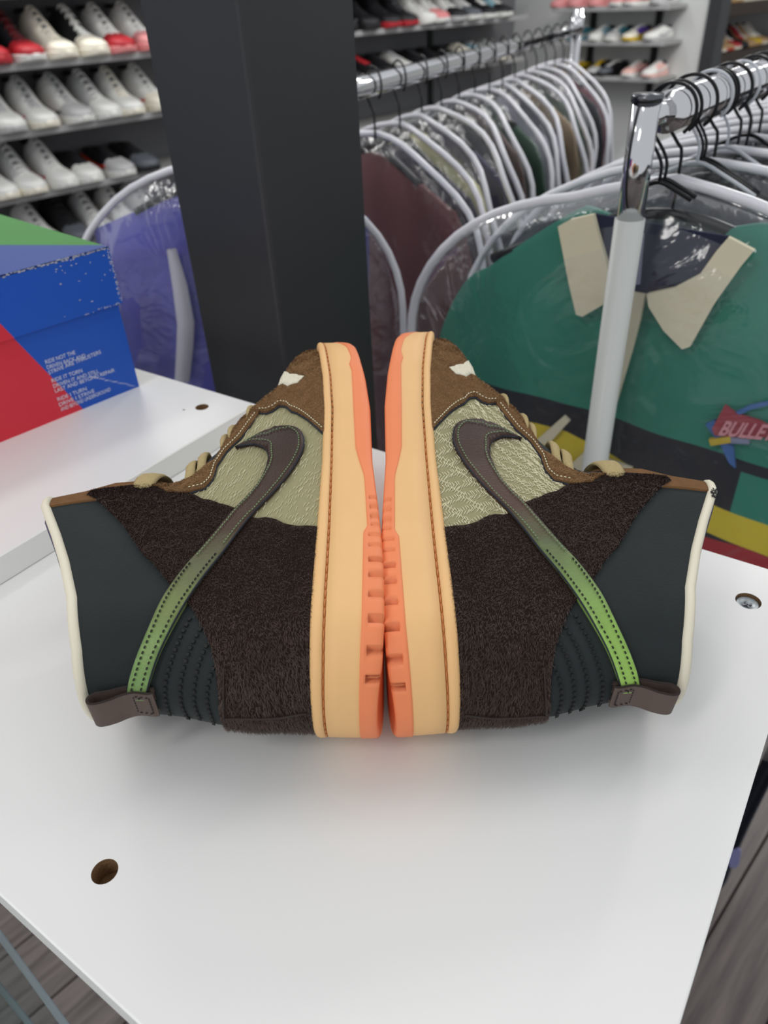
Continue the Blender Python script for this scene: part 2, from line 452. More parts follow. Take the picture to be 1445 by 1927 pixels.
    for i in range(22):
        flake(rr.uniform(0.0, .055), rr.uniform(lz + .004, H), rr.uniform(.0004, .0014), rr.uniform(.0003, .0009))
    fl = mb.build('scuff', MT['box_scuff'], lidf, False); fl['kind'] = 'stuff'
    # creased strip in lower right of the blue face
    mb = MB()
    a0, a1 = n(172, 708), n(258, 726)
    pr = None
    for i in range(18):
        u = i / 18
        mb.frame(P(a0[0] + (a1[0] - a0[0]) * u, -.0003, a0[1] + (a1[1] - a0[1]) * u + rr.uniform(-.0006, .0006)), X, Y, Z, .0028, .0004, rr.uniform(.0002, .0005))
    mb.build('crease', MT['box_text'], box)['kind'] = 'stuff'
    # printed lines of white lettering
    lines = [('RIDE NOT THE', 86, 681, 142, 662), ('DRIVEN BACK AND', 89, 691, 161, 668), ('STRIVE ARE THRUSTERS', 92, 701, 190, 668 - 7),
             ('RIDE IT TORN', 98, 716, 155, 696), ('DRIVEN IT AND STILL', 101, 726, 186, 697), ('LAST AND BEYOND REPAIR', 104, 735, 216, 695),
             ('RIDE I TURN', 109, 751, 163, 730), ('DRIVE I STRIVE', 112, 761, 178, 734), ('AND BEYOND UNDERGROUND', 115, 770, 208, 731)]
    for (tx, x0, y0, x1, y1) in lines:
        cu = bpy.data.curves.new('print_line', 'FONT'); cu.body = tx; cu.size = 1; cu.extrude = .02
        ob = bpy.data.objects.new('print_line', cu); COL.objects.link(ob)
        dg = bpy.context.evaluated_depsgraph_get(); me = bpy.data.meshes.new_from_object(ob.evaluated_get(dg))
        bpy.data.objects.remove(ob)
        xs = [v.co.x for v in me.vertices]; wd = max(xs) - min(xs)
        pa, pb = n(x0, y0 + 4), n(x1, y1 + 4)
        W = abs(pa[0] - pb[0]); hgt = .0036
        for v in me.vertices:
            u = (v.co.x - min(xs)) / wd
            x = pa[0] + (pb[0] - pa[0]) * u; z = pa[1] + (pb[1] - pa[1]) * u + v.co.y / .7 * hgt
            v.co = Vector(tuple(P(x, -.0003 - (v.co.z + .02) * .003, z)))
        me.materials.clear(); me.materials.append(MT['box_text'])
        link(bpy.data.objects.new('print_line', me), box)
shoe_box()
# ------------------------------------------------------------ the pair of high-top sneakers
def interp(x, pts):
    xs, ys = zip(*pts); return float(np.interp(x, xs, ys))
SOLE_L = .321
SFP = [(.020, .311), (.035, .312), (.045, .313), (.052, .313), (.058, .3105), (.063, .303), (.068, .289), (.0715, .273), (.076, .260), (.083, .248), (.092, .231), (.1035, .197),
       (.117, .171), (.125, .159), (.147, .159), (.16, .157), (.175, .149), (.21, .136)]
SBP = [(.02, .003), (.04, .002), (.06, .0005), (.08, .002), (.10, .006), (.12, .0085), (.14, .007), (.16, .004), (.21, .0)]
WLO = [(0, .0365), (.05, .0375), (.10, .0365), (.15, .038), (.20, .0445), (.24, .0485), (.29, .048), (.32, .046)]
WHI = [(0, .032), (.05, .034), (.10, .034), (.15, .033), (.32, .033)]
HTP = [(-.01, .1390), (.0, .1405), (.02, .1440), (.045, .152), (.07, .164), (.09, .175), (.115, .190), (.135, .1965), (.16, .1975)]
SOLET = [(-.002, .0325), (.05, .034), (.10, .035), (.15, .036), (.195, .0378), (.231, .041), (.26, .0450), (.29, .0492), (.308, .0515), (.321, .0515)]
H0P = [(-.002, .0012), (.01, -.001), (.03, -.002), (.06, -.0015), (.087, 0), (.11, .0020), (.15, .0060), (.197, .0082), (.228, .012), (.255, .0168), (.272, .0200), (.286, .0248), (.296, .0300), (.304, .0352), (.311, .0400), (.321, .0450)]
HOP = [(-.002, .0098), (.03, .0090), (.088, .0098), (.093, .0078), (.135, .0105), (.145, .0130), (.160, .0165), (.195, .0190), (.235, .0215), (.243, .0235), (.252, .0225), (.272, .0265), (.286, .0325), (.296, .0378), (.304, .0425), (.311, .0462), (.321, .0495)]
def smooth01(x): x = max(0., min(1., x)); return x * x * (3 - 2 * x)
def S_up(t, h):
    """upper: chart (t, h) -> local (s, w, h)"""
    sg = 1 if t >= 0 else -1; a = min(1., abs(t))
    sb, sf = interp(h, SBP), interp(h, SFP)
    s = sb + (sf - sb) * (1 - math.cos(PI * a)) / 2
    k = smooth01((h - .04) / .07)
    W = interp(s, WLO) * (1 - k) + interp(s, WHI) * k
    W -= .003 * smooth01((h - .035) / .02) * (1 - smooth01((h - .10) / .04))
    rb = .038; rf = .062 - .026 * smooth01((h - .05) / .04)
    A = min(1., max(0., (s - sb) / rb)); B = min(1., max(0., (sf - s) / rf))
    ww = W * math.sqrt(max(0., 1 - (1 - A) ** 2)) * (max(0., 1 - (1 - B) ** 2)) ** .5
    return np.array([s, sg * ww, h])
def S_so(t, f, off=0., top=True):
    """sole wall: t around, f = absolute height -> local point, offset outwards"""
    sg = 1 if t >= 0 else -1; a = min(1., abs(t))
    sb, sf = -.0015, SOLE_L
    s = sb + (sf - sb) * (1 - math.cos(PI * a)) / 2
    W = interp(s, WLO) + .0035
    A = min(1., max(0., (s - sb) / .040)); B = min(1., max(0., (sf - s) / .072))
    ww = W * math.sqrt(max(0., 1 - (1 - A) ** 2)) * math.sqrt(max(0., 1 - (1 - B) ** 2))
    return s, sg * ww
_tt = [i / 400 for i in range(401)]
_pp = [S_up(t, .06) for t in _tt]; _al = [0.]
for i in range(1, 401): _al.append(_al[-1] + float(np.linalg.norm(_pp[i] - _pp[i - 1])))
def t2u(t): return math.copysign(float(np.interp(abs(t), _tt, _al)), t)
def u2t(u): return math.copysign(float(np.interp(abs(u), _al, _tt)), u)
UMAX = _al[-1]
def Sn(t, h):
    e = .004
    a = S_up(min(t + e, .9999), h) - S_up(t - e, h); b = S_up(t, h + .0015) - S_up(t, h - .0015)
    n = np.cross(b, a); L = np.linalg.norm(n)
    if L < 1e-12: return np.array([0, 1., 0])
    n /= L
    c = S_up(t, h) - np.array([.13, 0, .02]); c[2] *= .2
    if n @ c < 0 and abs(n @ c) > 1e-3: n = -n
    return n
def ht_at(t): 
    h = .16
    for _ in range(12):
        s = S_up(t, h)[0]; h = .5 * h + .5 * interp(s, HTP)
    return h

AL, ALW = math.radians(9.0), 0.
class Pose:
    def __init__(s, O, side, yaw, al, roll, low):
        s.O = np.array(O); s.side = side
        c, d = math.cos(al), math.sin(al)
        S = np.array([math.sin(yaw) * c, math.cos(yaw) * c, d])
        H = np.array([math.cos(yaw), -math.sin(yaw), 0.]) * side
        W = np.cross(S, H) * (-side)
        if W[2] < 0: W = -W
        H2 = H * math.cos(roll) + W * math.sin(roll); W2 = -H * math.sin(roll) + W * math.cos(roll)
        s.S, s.H, s.W, s.low = S, H2, W2, low
    def P(s, q): return s.O + s.L(q)
    def L(s, q): return s.S * q[0] + s.W * (q[1] if q[1] > 0 else q[1] * s.low) + s.H * q[2]
    def N(s, q): return s.S * q[0] + s.W * q[1] + s.H * q[2]
ORY = .2335
POSE_R = Pose((-.0010, ORY, BZ + .0385), 1, math.radians(-1.0), math.radians(9.0), 0., .94)
POSE_L = Pose((-.0073, .2317, BZ + .0455), -1, math.radians(2.39), math.radians(6.06), math.radians(2.83), 1.12)


_grid = [(t, h, project(POSE_R.P(S_up(t, h)))) for t in [i / 60 for i in range(-14, 61)] for h in [.026 + .004 * k for k in range(45)]]
_ga = np.array([[g[2][0], g[2][1]] for g in _grid])
_vis = []
for (t, h, pq) in _grid:
    P = POSE_R.P(S_up(t, h)); n = POSE_R.N(Sn(t, h)); _vis.append((n @ (CO - P)) > 0)
_vis = np.array(_vis)
def un(px, py):
    """photo position on the right shoe -> chart (t, h)"""
    d = ((_ga - np.array([px, py])) ** 2).sum(1) + (~_vis) * 1e6
    t, h, _ = _grid[int(d.argmin())]
    best = (d.min(), t, h)
    for _ in range(14):
        q = np.array(project(POSE_R.P(S_up(t, h)))); r = np.array([px, py]) - q; e = float(r @ r)
        if e < best[0]: best = (e, t, h)
        if e < .01: break
        a = (np.array(project(POSE_R.P(S_up(t + .002, h)))) - q) / .002
        b = (np.array(project(POSE_R.P(S_up(t, h + .0005)))) - q) / .0005
        J = np.array([a, b]).T
        try: dt = np.linalg.solve(J.T @ J + np.eye(2) * 1e-3, J.T @ r)
        except Exception: break
        t = min(.999, max(-.5, t + max(-.03, min(.03, dt[0])))); h = min(.21, max(.02, h + max(-.006, min(.006, dt[1]))))
    return best[1], best[2]
def chart(pts):
    out = []
    for p in pts:
        if p[0] == 'c': out.append((p[1], p[2]))
        else: out.append(un(*p))
    return out
def dens(poly, step=.0035, closed=True):
    out = []; N = len(poly)
    for i in range(N if closed else N - 1):
        a = np.array([t2u(poly[i][0]), poly[i][1]]); b = np.array([t2u(poly[(i + 1) % N][0]), poly[(i + 1) % N][1]])
        k = max(1, int(np.linalg.norm(b - a) / step))
        for j in range(k): out.append(a + (b - a) * j / k)
    if not closed: out.append(np.array([t2u(poly[-1][0]), poly[-1][1]]))
    return out
def inside(poly, x, y):
    c = False; n = len(poly); j = n - 1
    for i in range(n):
        xi, yi = poly[i]; xj, yj = poly[j]
        if (yi > y) != (yj > y) and x < (xj - xi) * (y - yi) / (yj - yi) + xi: c = not c
        j = i
    return c

def panel_mesh(poly, off, thick, step=.0035, puff=0.):
    """chart polygon -> local verts/faces of a thin shell lying on the upper"""
    B = dens(poly, step); nb = len(B)
    us = [p[0] for p in B]; hs = [p[1] for p in B]
    pts = [Vector((float(p[0]), float(p[1]))) for p in B]
    bp = [(float(p[0]), float(p[1])) for p in B]
    u = min(us)
    while u < max(us):
        h = min(hs)
        while h < max(hs):
            if inside(bp, u, h):
                dmin = min((u - a) ** 2 + (h - b) ** 2 for a, b in bp)
                if dmin > (step * .45) ** 2: pts.append(Vector((u, h)))
            h += step
        u += step
    vo, eo, fo, ov, _, _ = delaunay_2d_cdt(pts, [], [list(range(nb))], 1, 1e-7)
    vo = [(v.x, v.y) for v in vo]; fo = [tuple(f) for f in fo]
    be = {}
    for f in fo:
        for i in range(len(f)):
            k = (f[i], f[(i + 1) % len(f)]); kk = (min(k), max(k)); be.setdefault(kk, []).append(k)
    bd = [v[0] for v in be.values() if len(v) == 1]
    bset = set(i for e in bd for i in e)
    V = []
    for i, (a, b) in enumerate(vo):
        t = u2t(max(-UMAX * .999, min(UMAX * .9995, a))); o = off + (0 if i in bset else puff)
        V.append(S_up(t, b) + Sn(t, b) * o)
    n = len(V); low = {}
    for i in bset:
        a, b = vo[i]; t = u2t(max(-UMAX * .999, min(UMAX * .9995, a)))
        low[i] = len(V); V.append(S_up(t, b) + Sn(t, b) * (off - thick))
    F = [tuple(reversed(f)) for f in fo] + [(a, b, low[b], low[a]) for a, b in bd]
    return V, F, bp
def hairs(bp, n, L, wd, rr, off, comb=(0, -1.), lift=.6, spread=.8):
    """fur strands inside a chart polygon: thin tapering triangles"""
    us = [p[0] for p in bp]; hs = [p[1] for p in bp]; V, F = [], []
    cnt = 0; tries = 0
    while cnt < n and tries < n * 4:
        tries += 1
        a, b = rr.uniform(min(us), max(us)), rr.uniform(min(hs), max(hs))
        if not inside(bp, a, b): continue
        t = u2t(a); p = S_up(t, b); nn = Sn(t, b)
        tu = S_up(min(.9999, t + .003), b) - S_up(t - .003, b); tu /= (np.linalg.norm(tu) + 1e-9)
        tv = np.cross(nn, tu)
        if tv[2] < 0: tv = -tv
        cl = math.sin(a * 310 + math.sin(b * 260) * 2) * .45
        d = tu * (comb[0] + rr.gauss(0, spread) + cl) + tv * (comb[1] + rr.gauss(0, spread)); d /= (np.linalg.norm(d) + 1e-9)
        l = L * rr.uniform(.6, 1.15)
        d = d * (1 - lift * rr.uniform(.5, 1)) + nn * lift * rr.uniform(.3, 1)
        d /= np.linalg.norm(d)
        sd = np.cross(d, nn); sd /= (np.linalg.norm(sd) + 1e-9)
        b0 = p + nn * off; k = len(V)
        tip = b0 + d * l; mid = b0 + d * l * .55 + nn * l * .06
        V += [b0 - sd * wd / 2, b0 + sd * wd / 2, mid + sd * wd * .4, mid - sd * wd * .4, tip]
        F += [(k, k + 1, k + 2, k + 3), (k + 3, k + 2, k + 4)]
        cnt += 1
    return V, F
def path_pts(poly, off, step=.002):
    D = dens(poly, step, False)
    # smooth path
    return [(u2t(min(UMAX * .9995, d[0])), d[1]) for d in D], off
def stitches(mb, poly, off, L=.0022, gap=.0010, r=.00035):
    D = dens(poly, .0004, False)
    P = []; NN = []
    for d in D:
        t = u2t(min(UMAX * .9995, d[0])); n = Sn(t, d[1]); P.append(S_up(t, d[1]) + n * off); NN.append(n)
    cum = [0.]
    for i in range(1, len(P)): cum.append(cum[-1] + float(np.linalg.norm(P[i] - P[i - 1])))
    if cum[-1] < .001: return
    Pa = np.array(P); Na = np.array(NN)
    f = lambda x: np.array([np.interp(x, cum, Pa[:, k]) for k in range(3)])
    g = lambda x: np.array([np.interp(x, cum, Na[:, k]) for k in range(3)])
    x = 0
    while x + L < cum[-1]:
        a, b = f(x), f(x + L); n = g(x + L / 2); d = b - a; ln = np.linalg.norm(d); d /= ln
        sd = np.cross(d, n)
        pts = [a - n * r, a + d * ln * .2 + n * r + sd * r, a + d * ln * .2 + n * r - sd * r, b - d * ln * .2 + n * r + sd * r, b - d * ln * .2 + n * r - sd * r, b - n * r]
        mb.add(pts, [(0, 1, 2), (1, 3, 4, 2), (3, 5, 4), (0, 5, 3, 1), (0, 2, 4, 5)])
        x += L + gap

# outlines, read off the photograph as positions on the shoe's side
TOE = [(812, 765), (811, 720), (811, 670), (817, 645), (832, 640), (853, 649), (873, 672), (880, 690), (891, 710), (916, 730), (929, 742), (948, 752), (963, 758), (934, 760), (902, 755), (871, 762), (844, 778), (815, 809)]
OLIVE = [(814, 812), (844, 780), (871, 764), (902, 757), (933, 762), (948, 782), (970, 811), (997, 834), (1017, 861), (1026, 888), (1044, 906), (1072, 914), (1050, 932), (1015, 942), (980, 957), (945, 975), (898, 988), (873, 995), (834, 1000), (830, 960), (822, 910), (818, 870)]
STAY = [(929, 757), (948, 760), (966, 775), (985, 800), (1004, 827), (1018, 850), (1035, 860), (1050, 872), (1066, 884), (1088, 894), (1112, 897), (1140, 897), (1120, 906), (1078, 914), (1042, 907), (1026, 889), (1017, 862), (997, 835), (970, 811), (947, 783)]
SWOOSH_A = [(979, 832), (952, 827), (928, 834), (919, 848), (920, 866), (932, 895), (955, 925), (988, 957), (1019, 992), (1051, 1029), (1082, 1062), (1105, 1090), (1132, 1128), (1157, 1178), (1179, 1225), (1195, 1268), (1201, 1292)]
SWOOSH_B = [(1166, 1295), (1156, 1262), (1139, 1221), (1113, 1175), (1082, 1126), (1050, 1083), (1014, 1040), (983, 1000), (951, 962), (916, 928), (884, 892), (862, 861), (851, 836), (853, 812), (869, 799), (898, 797), (929, 806), (956, 820)]
FUR = [(834, 996), (873, 992), (898, 985), (945, 972), (980, 953), (1015, 939), (1050, 926), (1075, 912), (1100, 901), (1127, 895), (1163, 894), (1217, 896), (1253, 900), (1262, 908), (1240, 921), (1195, 973), (1150, 1041), (1114, 1095), (1073, 1148), (1055, 1184), (1044, 1216), (1037, 1252), (1034, 1300), (1031, 1345)]
QUILT = [[(1080, 1156), (1103, 1198), (1120, 1237), (1130, 1268), (1133, 1291), (1130, 1316), (1122, 1333)],
         [(1061, 1177), (1080, 1208), (1093, 1239), (1102, 1268), (1105, 1291), (1103, 1316), (1091, 1339)],
         [(1051, 1208), (1067, 1239), (1076, 1270), (1080, 1295), (1079, 1320), (1068, 1343)],
         [(1041, 1250), (1051, 1275), (1056, 1299), (1054, 1326), (1045, 1347)]]
LEAF = [(843, 697), (857, 710), (875, 715), (891, 712), (884, 697), (877, 685), (869, 692), (853, 695)]

_fc = chart(FUR)
_hb = _fc[-1][1]
FUR_C = _fc + [(-.10, _hb), (-.30, _hb + .004), (-.45, .10), (-.55, .145), (-.66, .155), (-.60, .10), (-.56, .060), (-.55, .034), (-.3, .031), (0, .031), (.25, .031), (.40, .031), (_fc[0][0], .031)]
_tc = chart(TOE)
TOE_C = [(max(a, 0), b) for a, b in _tc]
TOE_C = [(_tc[0][0], .030)] + [(_tc[-1][0], .030)][:0] + [p for p in _tc[3:17]] + [_tc[17], (_tc[17][0], .030), (.985, .030)]
_oc = chart(OLIVE); OLIVE_C = _oc[:18] + [(_oc[18][0], .031), (_oc[0][0] - .004, .031)]
SWA, SWB = [un(*p) for p in bez(SWOOSH_A, 3)], [un(*p) for p in bez(SWOOSH_B, 3)]

_cache = {}
def sneaker(pose, label, matleft):
    root = empty('high_top_sneaker', tuple(pose.O)); tag(root, label, 'sneaker', 'pair of high-top sneakers set sole to sole')
    Lc = pose.L
    flip = pose.side < 0
    def pb(name, V, F, m, par=root, smooth=True):
        if not flip: F = [tuple(reversed(f)) for f in F]
        return build(name, [Lc(v) for v in V], F, m, par, smooth)
    rr = random.Random(11 if flip else 12)
    # --- columns of the sole wall
    inv = lambda s: math.acos(max(-1, min(1, 1 - 2 * (s + .0015) / (SOLE_L + .0015)))) / PI
    base = [i / 110 for i in range(111)]
    notch_s = [.006, .0165, .030, .0435, .0565, .0690, .0785, .0865, .0945, .1020, .1095, .1170]
    marks = {}
    for s in notch_s:
        wn = .0010 if s < .07 else .0005
        for ds, dep in ((-wn - .0002, 0), (-wn, 1), (wn, 1), (wn + .0002, 0)):
            t = inv(s + ds); marks[round(t, 6)] = dep
            base = [b for b in base if abs(b - t) > .0012]
            base.append(t)
    base = sorted(set(round(b, 6) for b in base))
    ts = [-b for b in reversed(base[1:])] + base[:-1]       # closed ring
    def ring_pt(t, h, off):
        s, ww = S_so(t, h); e = .003
        tt = min(.997, abs(t)); s1, w1 = S_so(tt + e if tt + e < 1 else 1, h); s0, w0 = S_so(max(0, tt - e), h)
        d = np.array([s1 - s0, w1 - w0]); d /= (np.linalg.norm(d) + 1e-12); n = np.array([-d[1], d[0]])
        if abs(t) < 1e-6: n = np.array([-1., 0])
        if n[1] < 0: n = -n
        if abs(t) > .997: n = np.array([1., 0])
        sg = 1 if t >= 0 else -1
        return np.array([s + n[0] * off, sg * (abs(ww) + n[1] * off), h])
    def wall(rows):
        V, F = [], []; n = len(ts)
        for r in rows:
            for t in ts:
                h, o = r(t, S_so(t, 0)[0]); V.append(ring_pt(t, h, o))
        for i in range(len(rows) - 1):
            for k in range(n):
                l = (k + 1) % n; F.append((i * n + k, i * n + l, (i + 1) * n + l, (i + 1) * n + k))
        return V, F, n
    def fr(f, o):  # fraction from outsole edge to sole top
        return lambda t, s: (interp(s, HOP) * (1 - f) + interp(s, SOLET) * f, o)
    def frs(f, o):   # fraction of whole wall
        def g(t, s):
            h0, h1 = interp(s, H0P), interp(s, SOLET); ho = interp(s, HOP)
            return (max(ho + .0006, h0 + (h1 - h0) * f), o)
        return g
    rows = [lambda t, s: (interp(s, HOP) - .002, -.0006), lambda t, s: (interp(s, HOP) + .0002, .0), fr(.10, .0001), fr(.4, .0), frs(.786, -.0001), frs(.793, -.0013), frs(.829, -.0013), frs(.836, .0), frs(.91, .0003), frs(.965, -.0003), frs(1.0, -.0018), frs(.99, -.0075)]
    V, F, n = wall(rows)
    midsole = pb('midsole', V, F, MT['peach'])
    # groove colour strip + thread
    V, F, n = wall([frs(.794, -.00115), frs(.828, -.00115)])
    pb('stitch_groove', V, F, MT['orange_dark'], midsole)
    mb = MB(); x = .0
    tc = [i / 900 for i in range(-880, 881)]
    P = [np.array(ring_pt(t, frs(.81, 0)(t, S_so(t, 0)[0])[0], -.0006)) for t in tc]
    cum = [0.]
    for i in range(1, len(P)): cum.append(cum[-1] + float(np.linalg.norm(P[i] - P[i - 1])))
    Pa = np.array(P); f = lambda x: np.array([np.interp(x, cum, Pa[:, k]) for k in range(3)])
    while x + .0048 < cum[-1]:
        a, b = f(x), f(x + .0045); mb.tube([Lc(a), Lc((a + b) / 2 + np.array([0, .0002 if a[1] > 0 else -.0002, 0])), Lc(b)], [.00025, .00042, .00025], 5); x += .0056
    o = mb.build('sole_thread', MT['sole_thread'], midsole, True); o['kind'] = 'stuff'
    # --- outsole
    def nrow(fh, o, bev=False):
        def g(t, s):
            h0, ho = interp(s, H0P), interp(s, HOP); dep = marks.get(round(abs(t), 6), 0)
            h = h0 + (ho - h0) * fh
            if dep and fh < .72 and not bev: return (h, o - (.0060 if s < .07 else .0014))
            return (h, o)
        return g
    rows = [nrow(1.0, -.0004), nrow(.97, .0005), nrow(.85, .0005), nrow(.73, .0004), nrow(.715, .0004), nrow(.45, .0004), nrow(.16, .0002), nrow(.05, -.0006), nrow(0, -.0022), nrow(0, -.007, True)]
    V, F, n = wall(rows)
    last = (len(rows) - 1) * n; m0 = len(base) - 1   # index of t=0
    for i in range(m0 - 1 + 1):
        a0, a1 = m0 - i, m0 - i - 1; b0, b1 = m0 + i, (m0 + i + 1) % n
        if a1 < 0: break
        F.append((last + b0, last + b1, last + a1, last + a0) if i else (last + b0, last + b1, last + a1))
    pb('outsole', V, F, MT['orange'])
    # --- upper body
    nv = 30; cols = [i / 80 for i in range(-80, 81)]
    V, F = [], []
    tops = [ht_at(t) for t in cols]
    for k in range(nv + 1):
        for t, H in zip(cols, tops): V.append(S_up(t, .028 + (H - .028) * k / nv))
    n = len(cols)
    for k in range(nv):
        for i in range(n - 1): F.append((k * n + i, k * n + i + 1, (k + 1) * n + i + 1, (k + 1) * n + i))
    upper = pb('upper', V, F, MT['nubuck'])
    # inner lining
    V, F = [], []
    def inn(t, h):
        q = S_up(t, h); return np.array([q[0] + (.005 if q[0] < .07 else -.008) , q[1] * .84, q[2]])
    for k in range(12):
        for t, H in zip(cols, tops): V.append(inn(t, H - (H - .05) * k / 11))
    for k in range(11):
        for i in range(n - 1): F.append((k * n + i + 1, k * n + i, (k + 1) * n + i, (k + 1) * n + i + 1))
    b = len(V)
    for t, H in zip(cols, tops): V.append(S_up(t, H))
    for i in range(n - 1): F.append((i, i + 1, b + i + 1, b + i))
    for i in range(n // 2):      # insole
        F.append((11 * n + i, 11 * n + i + 1, 11 * n + n - 2 - i, 11 * n + n - 1 - i))
    pb('lining', V, F, MT['lining'])
    # collar piping
    mb = MB(); pts = []
    for i in range(-96, 97):
        t = i / 100; q = S_up(t, ht_at(t)); q = q + np.array([0, -.0004 * (1 if t > 0 else -1), .0008]); pts.append(Lc(q))
    mb.tube(pts, .0026, 10)
    pip = mb.build('collar_piping', MT['piping'], root, True)
    if not flip:
        mb = MB()
        for i in range(34):
            t = rr.uniform(.655, .700); q = S_up(t, ht_at(t)) + np.array([0, .0, .0008]); an = rr.uniform(-.2, 1.3)
            d = np.array([0, math.cos(an), math.sin(an)]) * .0027
            mb.frame(Lc(q + d) - np.array([.0004, .0006, .0002]), (1, 0, 0), (0, 1, 0), (0, 0, 1), rr.uniform(.0003, .001), rr.uniform(.0004, .0016), .0003)
        mb.build('printed_mark', MT['ink'], pip)['kind'] = 'stuff'
    # --- panels
    def panel(name, poly, m, off, thick, step=.0035, puff=0., par=root):
        ck = (name, len(poly), off)
        if ck not in _cache: _cache[ck] = panel_mesh(poly, off, thick, step, puff)
        V, F, bp = _cache[ck]
        return pb(name, V, F, m, par), bp
    def fuzz(par, bp, n, L, wd, m, off, name, **kw):
        ck = (name, m.name, n)
        if ck not in _cache: _cache[ck] = hairs(bp, n, L, wd, rr, off, **kw)
        V, F = _cache[ck]
        o = pb(name, V, F, m, par, False); o['kind'] = 'stuff'; return o
    ol, obp = panel('feather_panel', OLIVE_C, MT['olive'], .0008, .002)
    toe, tbp = panel('toe_cap', TOE_C, MT['suede'], .0022, .004, puff=.0003)
    fuzz(toe, tbp, 15000, .0018, .00028, MT['suede_hair'], .0022, 'suede_nap', comb=(-.6, -.5), lift=.45)
    tb2 = [(-a, b) for a, b in TOE_C]
    panel('far_side_toe_panel', tb2, MT['suede'], .0020, .004, .005)
    panel('far_side_panel', [(-a, b) for a, b in OLIVE_C], MT['olive'], .0008, .002, .005)
    leafp, _ = panel('leaf_patch', [un(*p) for p in LEAF], MT['white_leaf'], .0030, .0025, .002, par=toe)
    st, sbp = panel('eyestay', chart(STAY), MT['suede'], .0026, .0045, .003)
    fuzz(st, sbp, 3500, .0015, .00028, MT['suede_hair'], .0026, 'suede_nap', comb=(-.6, -.5), lift=.45)
    fu, fbp = panel('fur_panel', FUR_C, MT['fur_base'], .0016, .003, .0045)
    vis = [(a, b) for a, b in fbp]
    fuzz(fu, vis, 42000, .0034, .00024, MT['fur'], .0014, 'fur_nap', comb=(-.85, -.35), lift=.5, spread=.32)
    # brown tongue along the top front
    TT = [(.80, .150), (.86, .186), (.93, .1965), (.9995, .198), (.9995, .12), (.93, .125)]
    tg, gbp = panel('tongue', [un(1240, 917), un(1290, 921), un(1332, 926), (.9995, .199), (.9995, .130), un(1160, 900)], MT['suede'], .0012, .003, .003)
    # dark seams: cord along panel borders
    mb = MB()
    def cord(mbx, cpts, off, r, n=5, stp=.003):
        D = dens(cpts, stp, False)
        P = []
        for d in D:
            t = u2t(min(UMAX * .9995, d[0])); P.append(Lc(S_up(t, d[1]) + Sn(t, d[1]) * off))
        mbx.tube(P, r, n)
    cord(mb, [un(*p) for p in [(815, 811), (844, 780), (871, 764), (902, 757), (934, 762), (948, 783), (970, 812), (997, 836), (1017, 863), (1026, 890), (1042, 908), (1072, 915)]], .0012, .0007)
    mb.build('edge_seam', MT['navy_edge'], ol, True)
    mb = MB()
    stitches(mb, [un(*p) for p in [(816, 803), (843, 773), (871, 757), (902, 751), (936, 757)]], .0032, .0016, .0008, .0003)
    stitches(mb, [un(*p) for p in [(938, 765), (952, 782), (975, 811), (1001, 834), (1021, 861), (1030, 888), (1046, 903), (1078, 909)]], .0034, .0016, .0008, .0003)
    tmp = MB(); tmp.v = [tuple(Lc(np.array(v))) for v in mb.v]; tmp.f = mb.f
    tmp.build('suede_stitching', MT['thread_cream'], toe)['kind'] = 'stuff'
    # feather stitches: chevrons of raised cream thread
    mb = MB(); us = [p[0] for p in obp]; hs = [p[1] for p in obp]
    u = min(us); colk = 0
    cw = .0085 if flip else .0068
    while u < max(us) + .006:
        h = min(hs) - .004
        while h < max(hs):
            for sgn in (-1, 1):
                wob = .0022 * math.sin(h * 300 + colk * 2.1)
                a = u + rr.uniform(-.0005, .0005) + wob + (0 if sgn < 0 else cw * .5); b = h + rr.uniform(-.0003, .0003)
                if flip:
                    if rr.random() < .42: continue
                    da, db = cw * rr.uniform(.35, .6), (.0012 if sgn < 0 else .0022) * rr.uniform(.6, 1.2)
                    db = -db
                else:
                    if rr.random() < .04: continue
                    da, db = cw * rr.uniform(.62, .95) * (1 if sgn < 0 else .55), (.0034 if sgn < 0 else -.0016) * rr.uniform(.7, 1.2)
                a2, b2 = a + da, b + db
                if not (inside(obp, a, b) and inside(obp, a2, b2)): continue
                ta, tb = u2t(a), u2t(a2); na = Sn(ta, b)
                p0 = S_up(ta, b) + na * .0008; p1 = S_up(tb, b2) + na * .0008; pm = (p0 + p1) / 2 + na * .0006
                wv = np.cross(p1 - p0, na); wv /= (np.linalg.norm(wv) + 1e-9); wr = .00020 if flip else .00027
                q0, q1 = p0 + (pm - p0) * .5, p1 + (pm - p1) * .5
                k = [p0, q0 + wv * wr, q0 - wv * wr, q1 + wv * wr, q1 - wv * wr, p1, q0 + na * .00035, q1 + na * .00035]
                mb.add([Lc(x) for x in k], [(0, 1, 6), (0, 6, 2), (1, 3, 7, 6), (6, 7, 4, 2), (3, 5, 7), (7, 5, 4)])
            h += .0016 if not flip else .0019
        u += cw; colk += 1
    mb.build('feather_stitching', MT['thread_cream'], ol)['kind'] = 'stuff'
    # side stripe
    SW = SWA + SWB
    V, F, bp = panel_mesh(SW, .0040, .0042, .0026)
    sw = pb('side_stripe', V, F, stripe_mat(pose, flip))
    mb = MB()
    cord(mb, SWA[4:], .0031, .0006); cord(mb, SWB[:-1], .0032, .0007); cord(mb, [SWB[-1], SWA[0], SWA[1], SWA[4]], .0032, .0006)
    mb.build('stripe_edge', MT['navy_edge'], sw, True)
    def inset(path, other, f):
        out = []
        for p in path:
            d = [(t2u(p[0]) - t2u(q[0])) ** 2 + (p[1] - q[1]) ** 2 for q in other]; q = other[int(np.argmin(d))]
            L = math.sqrt(min(d)) + 1e-6; g = min(.3, f / L)
            out.append((u2t(t2u(p[0]) + (t2u(q[0]) - t2u(p[0])) * g), p[1] + (q[1] - p[1]) * g))
        return out
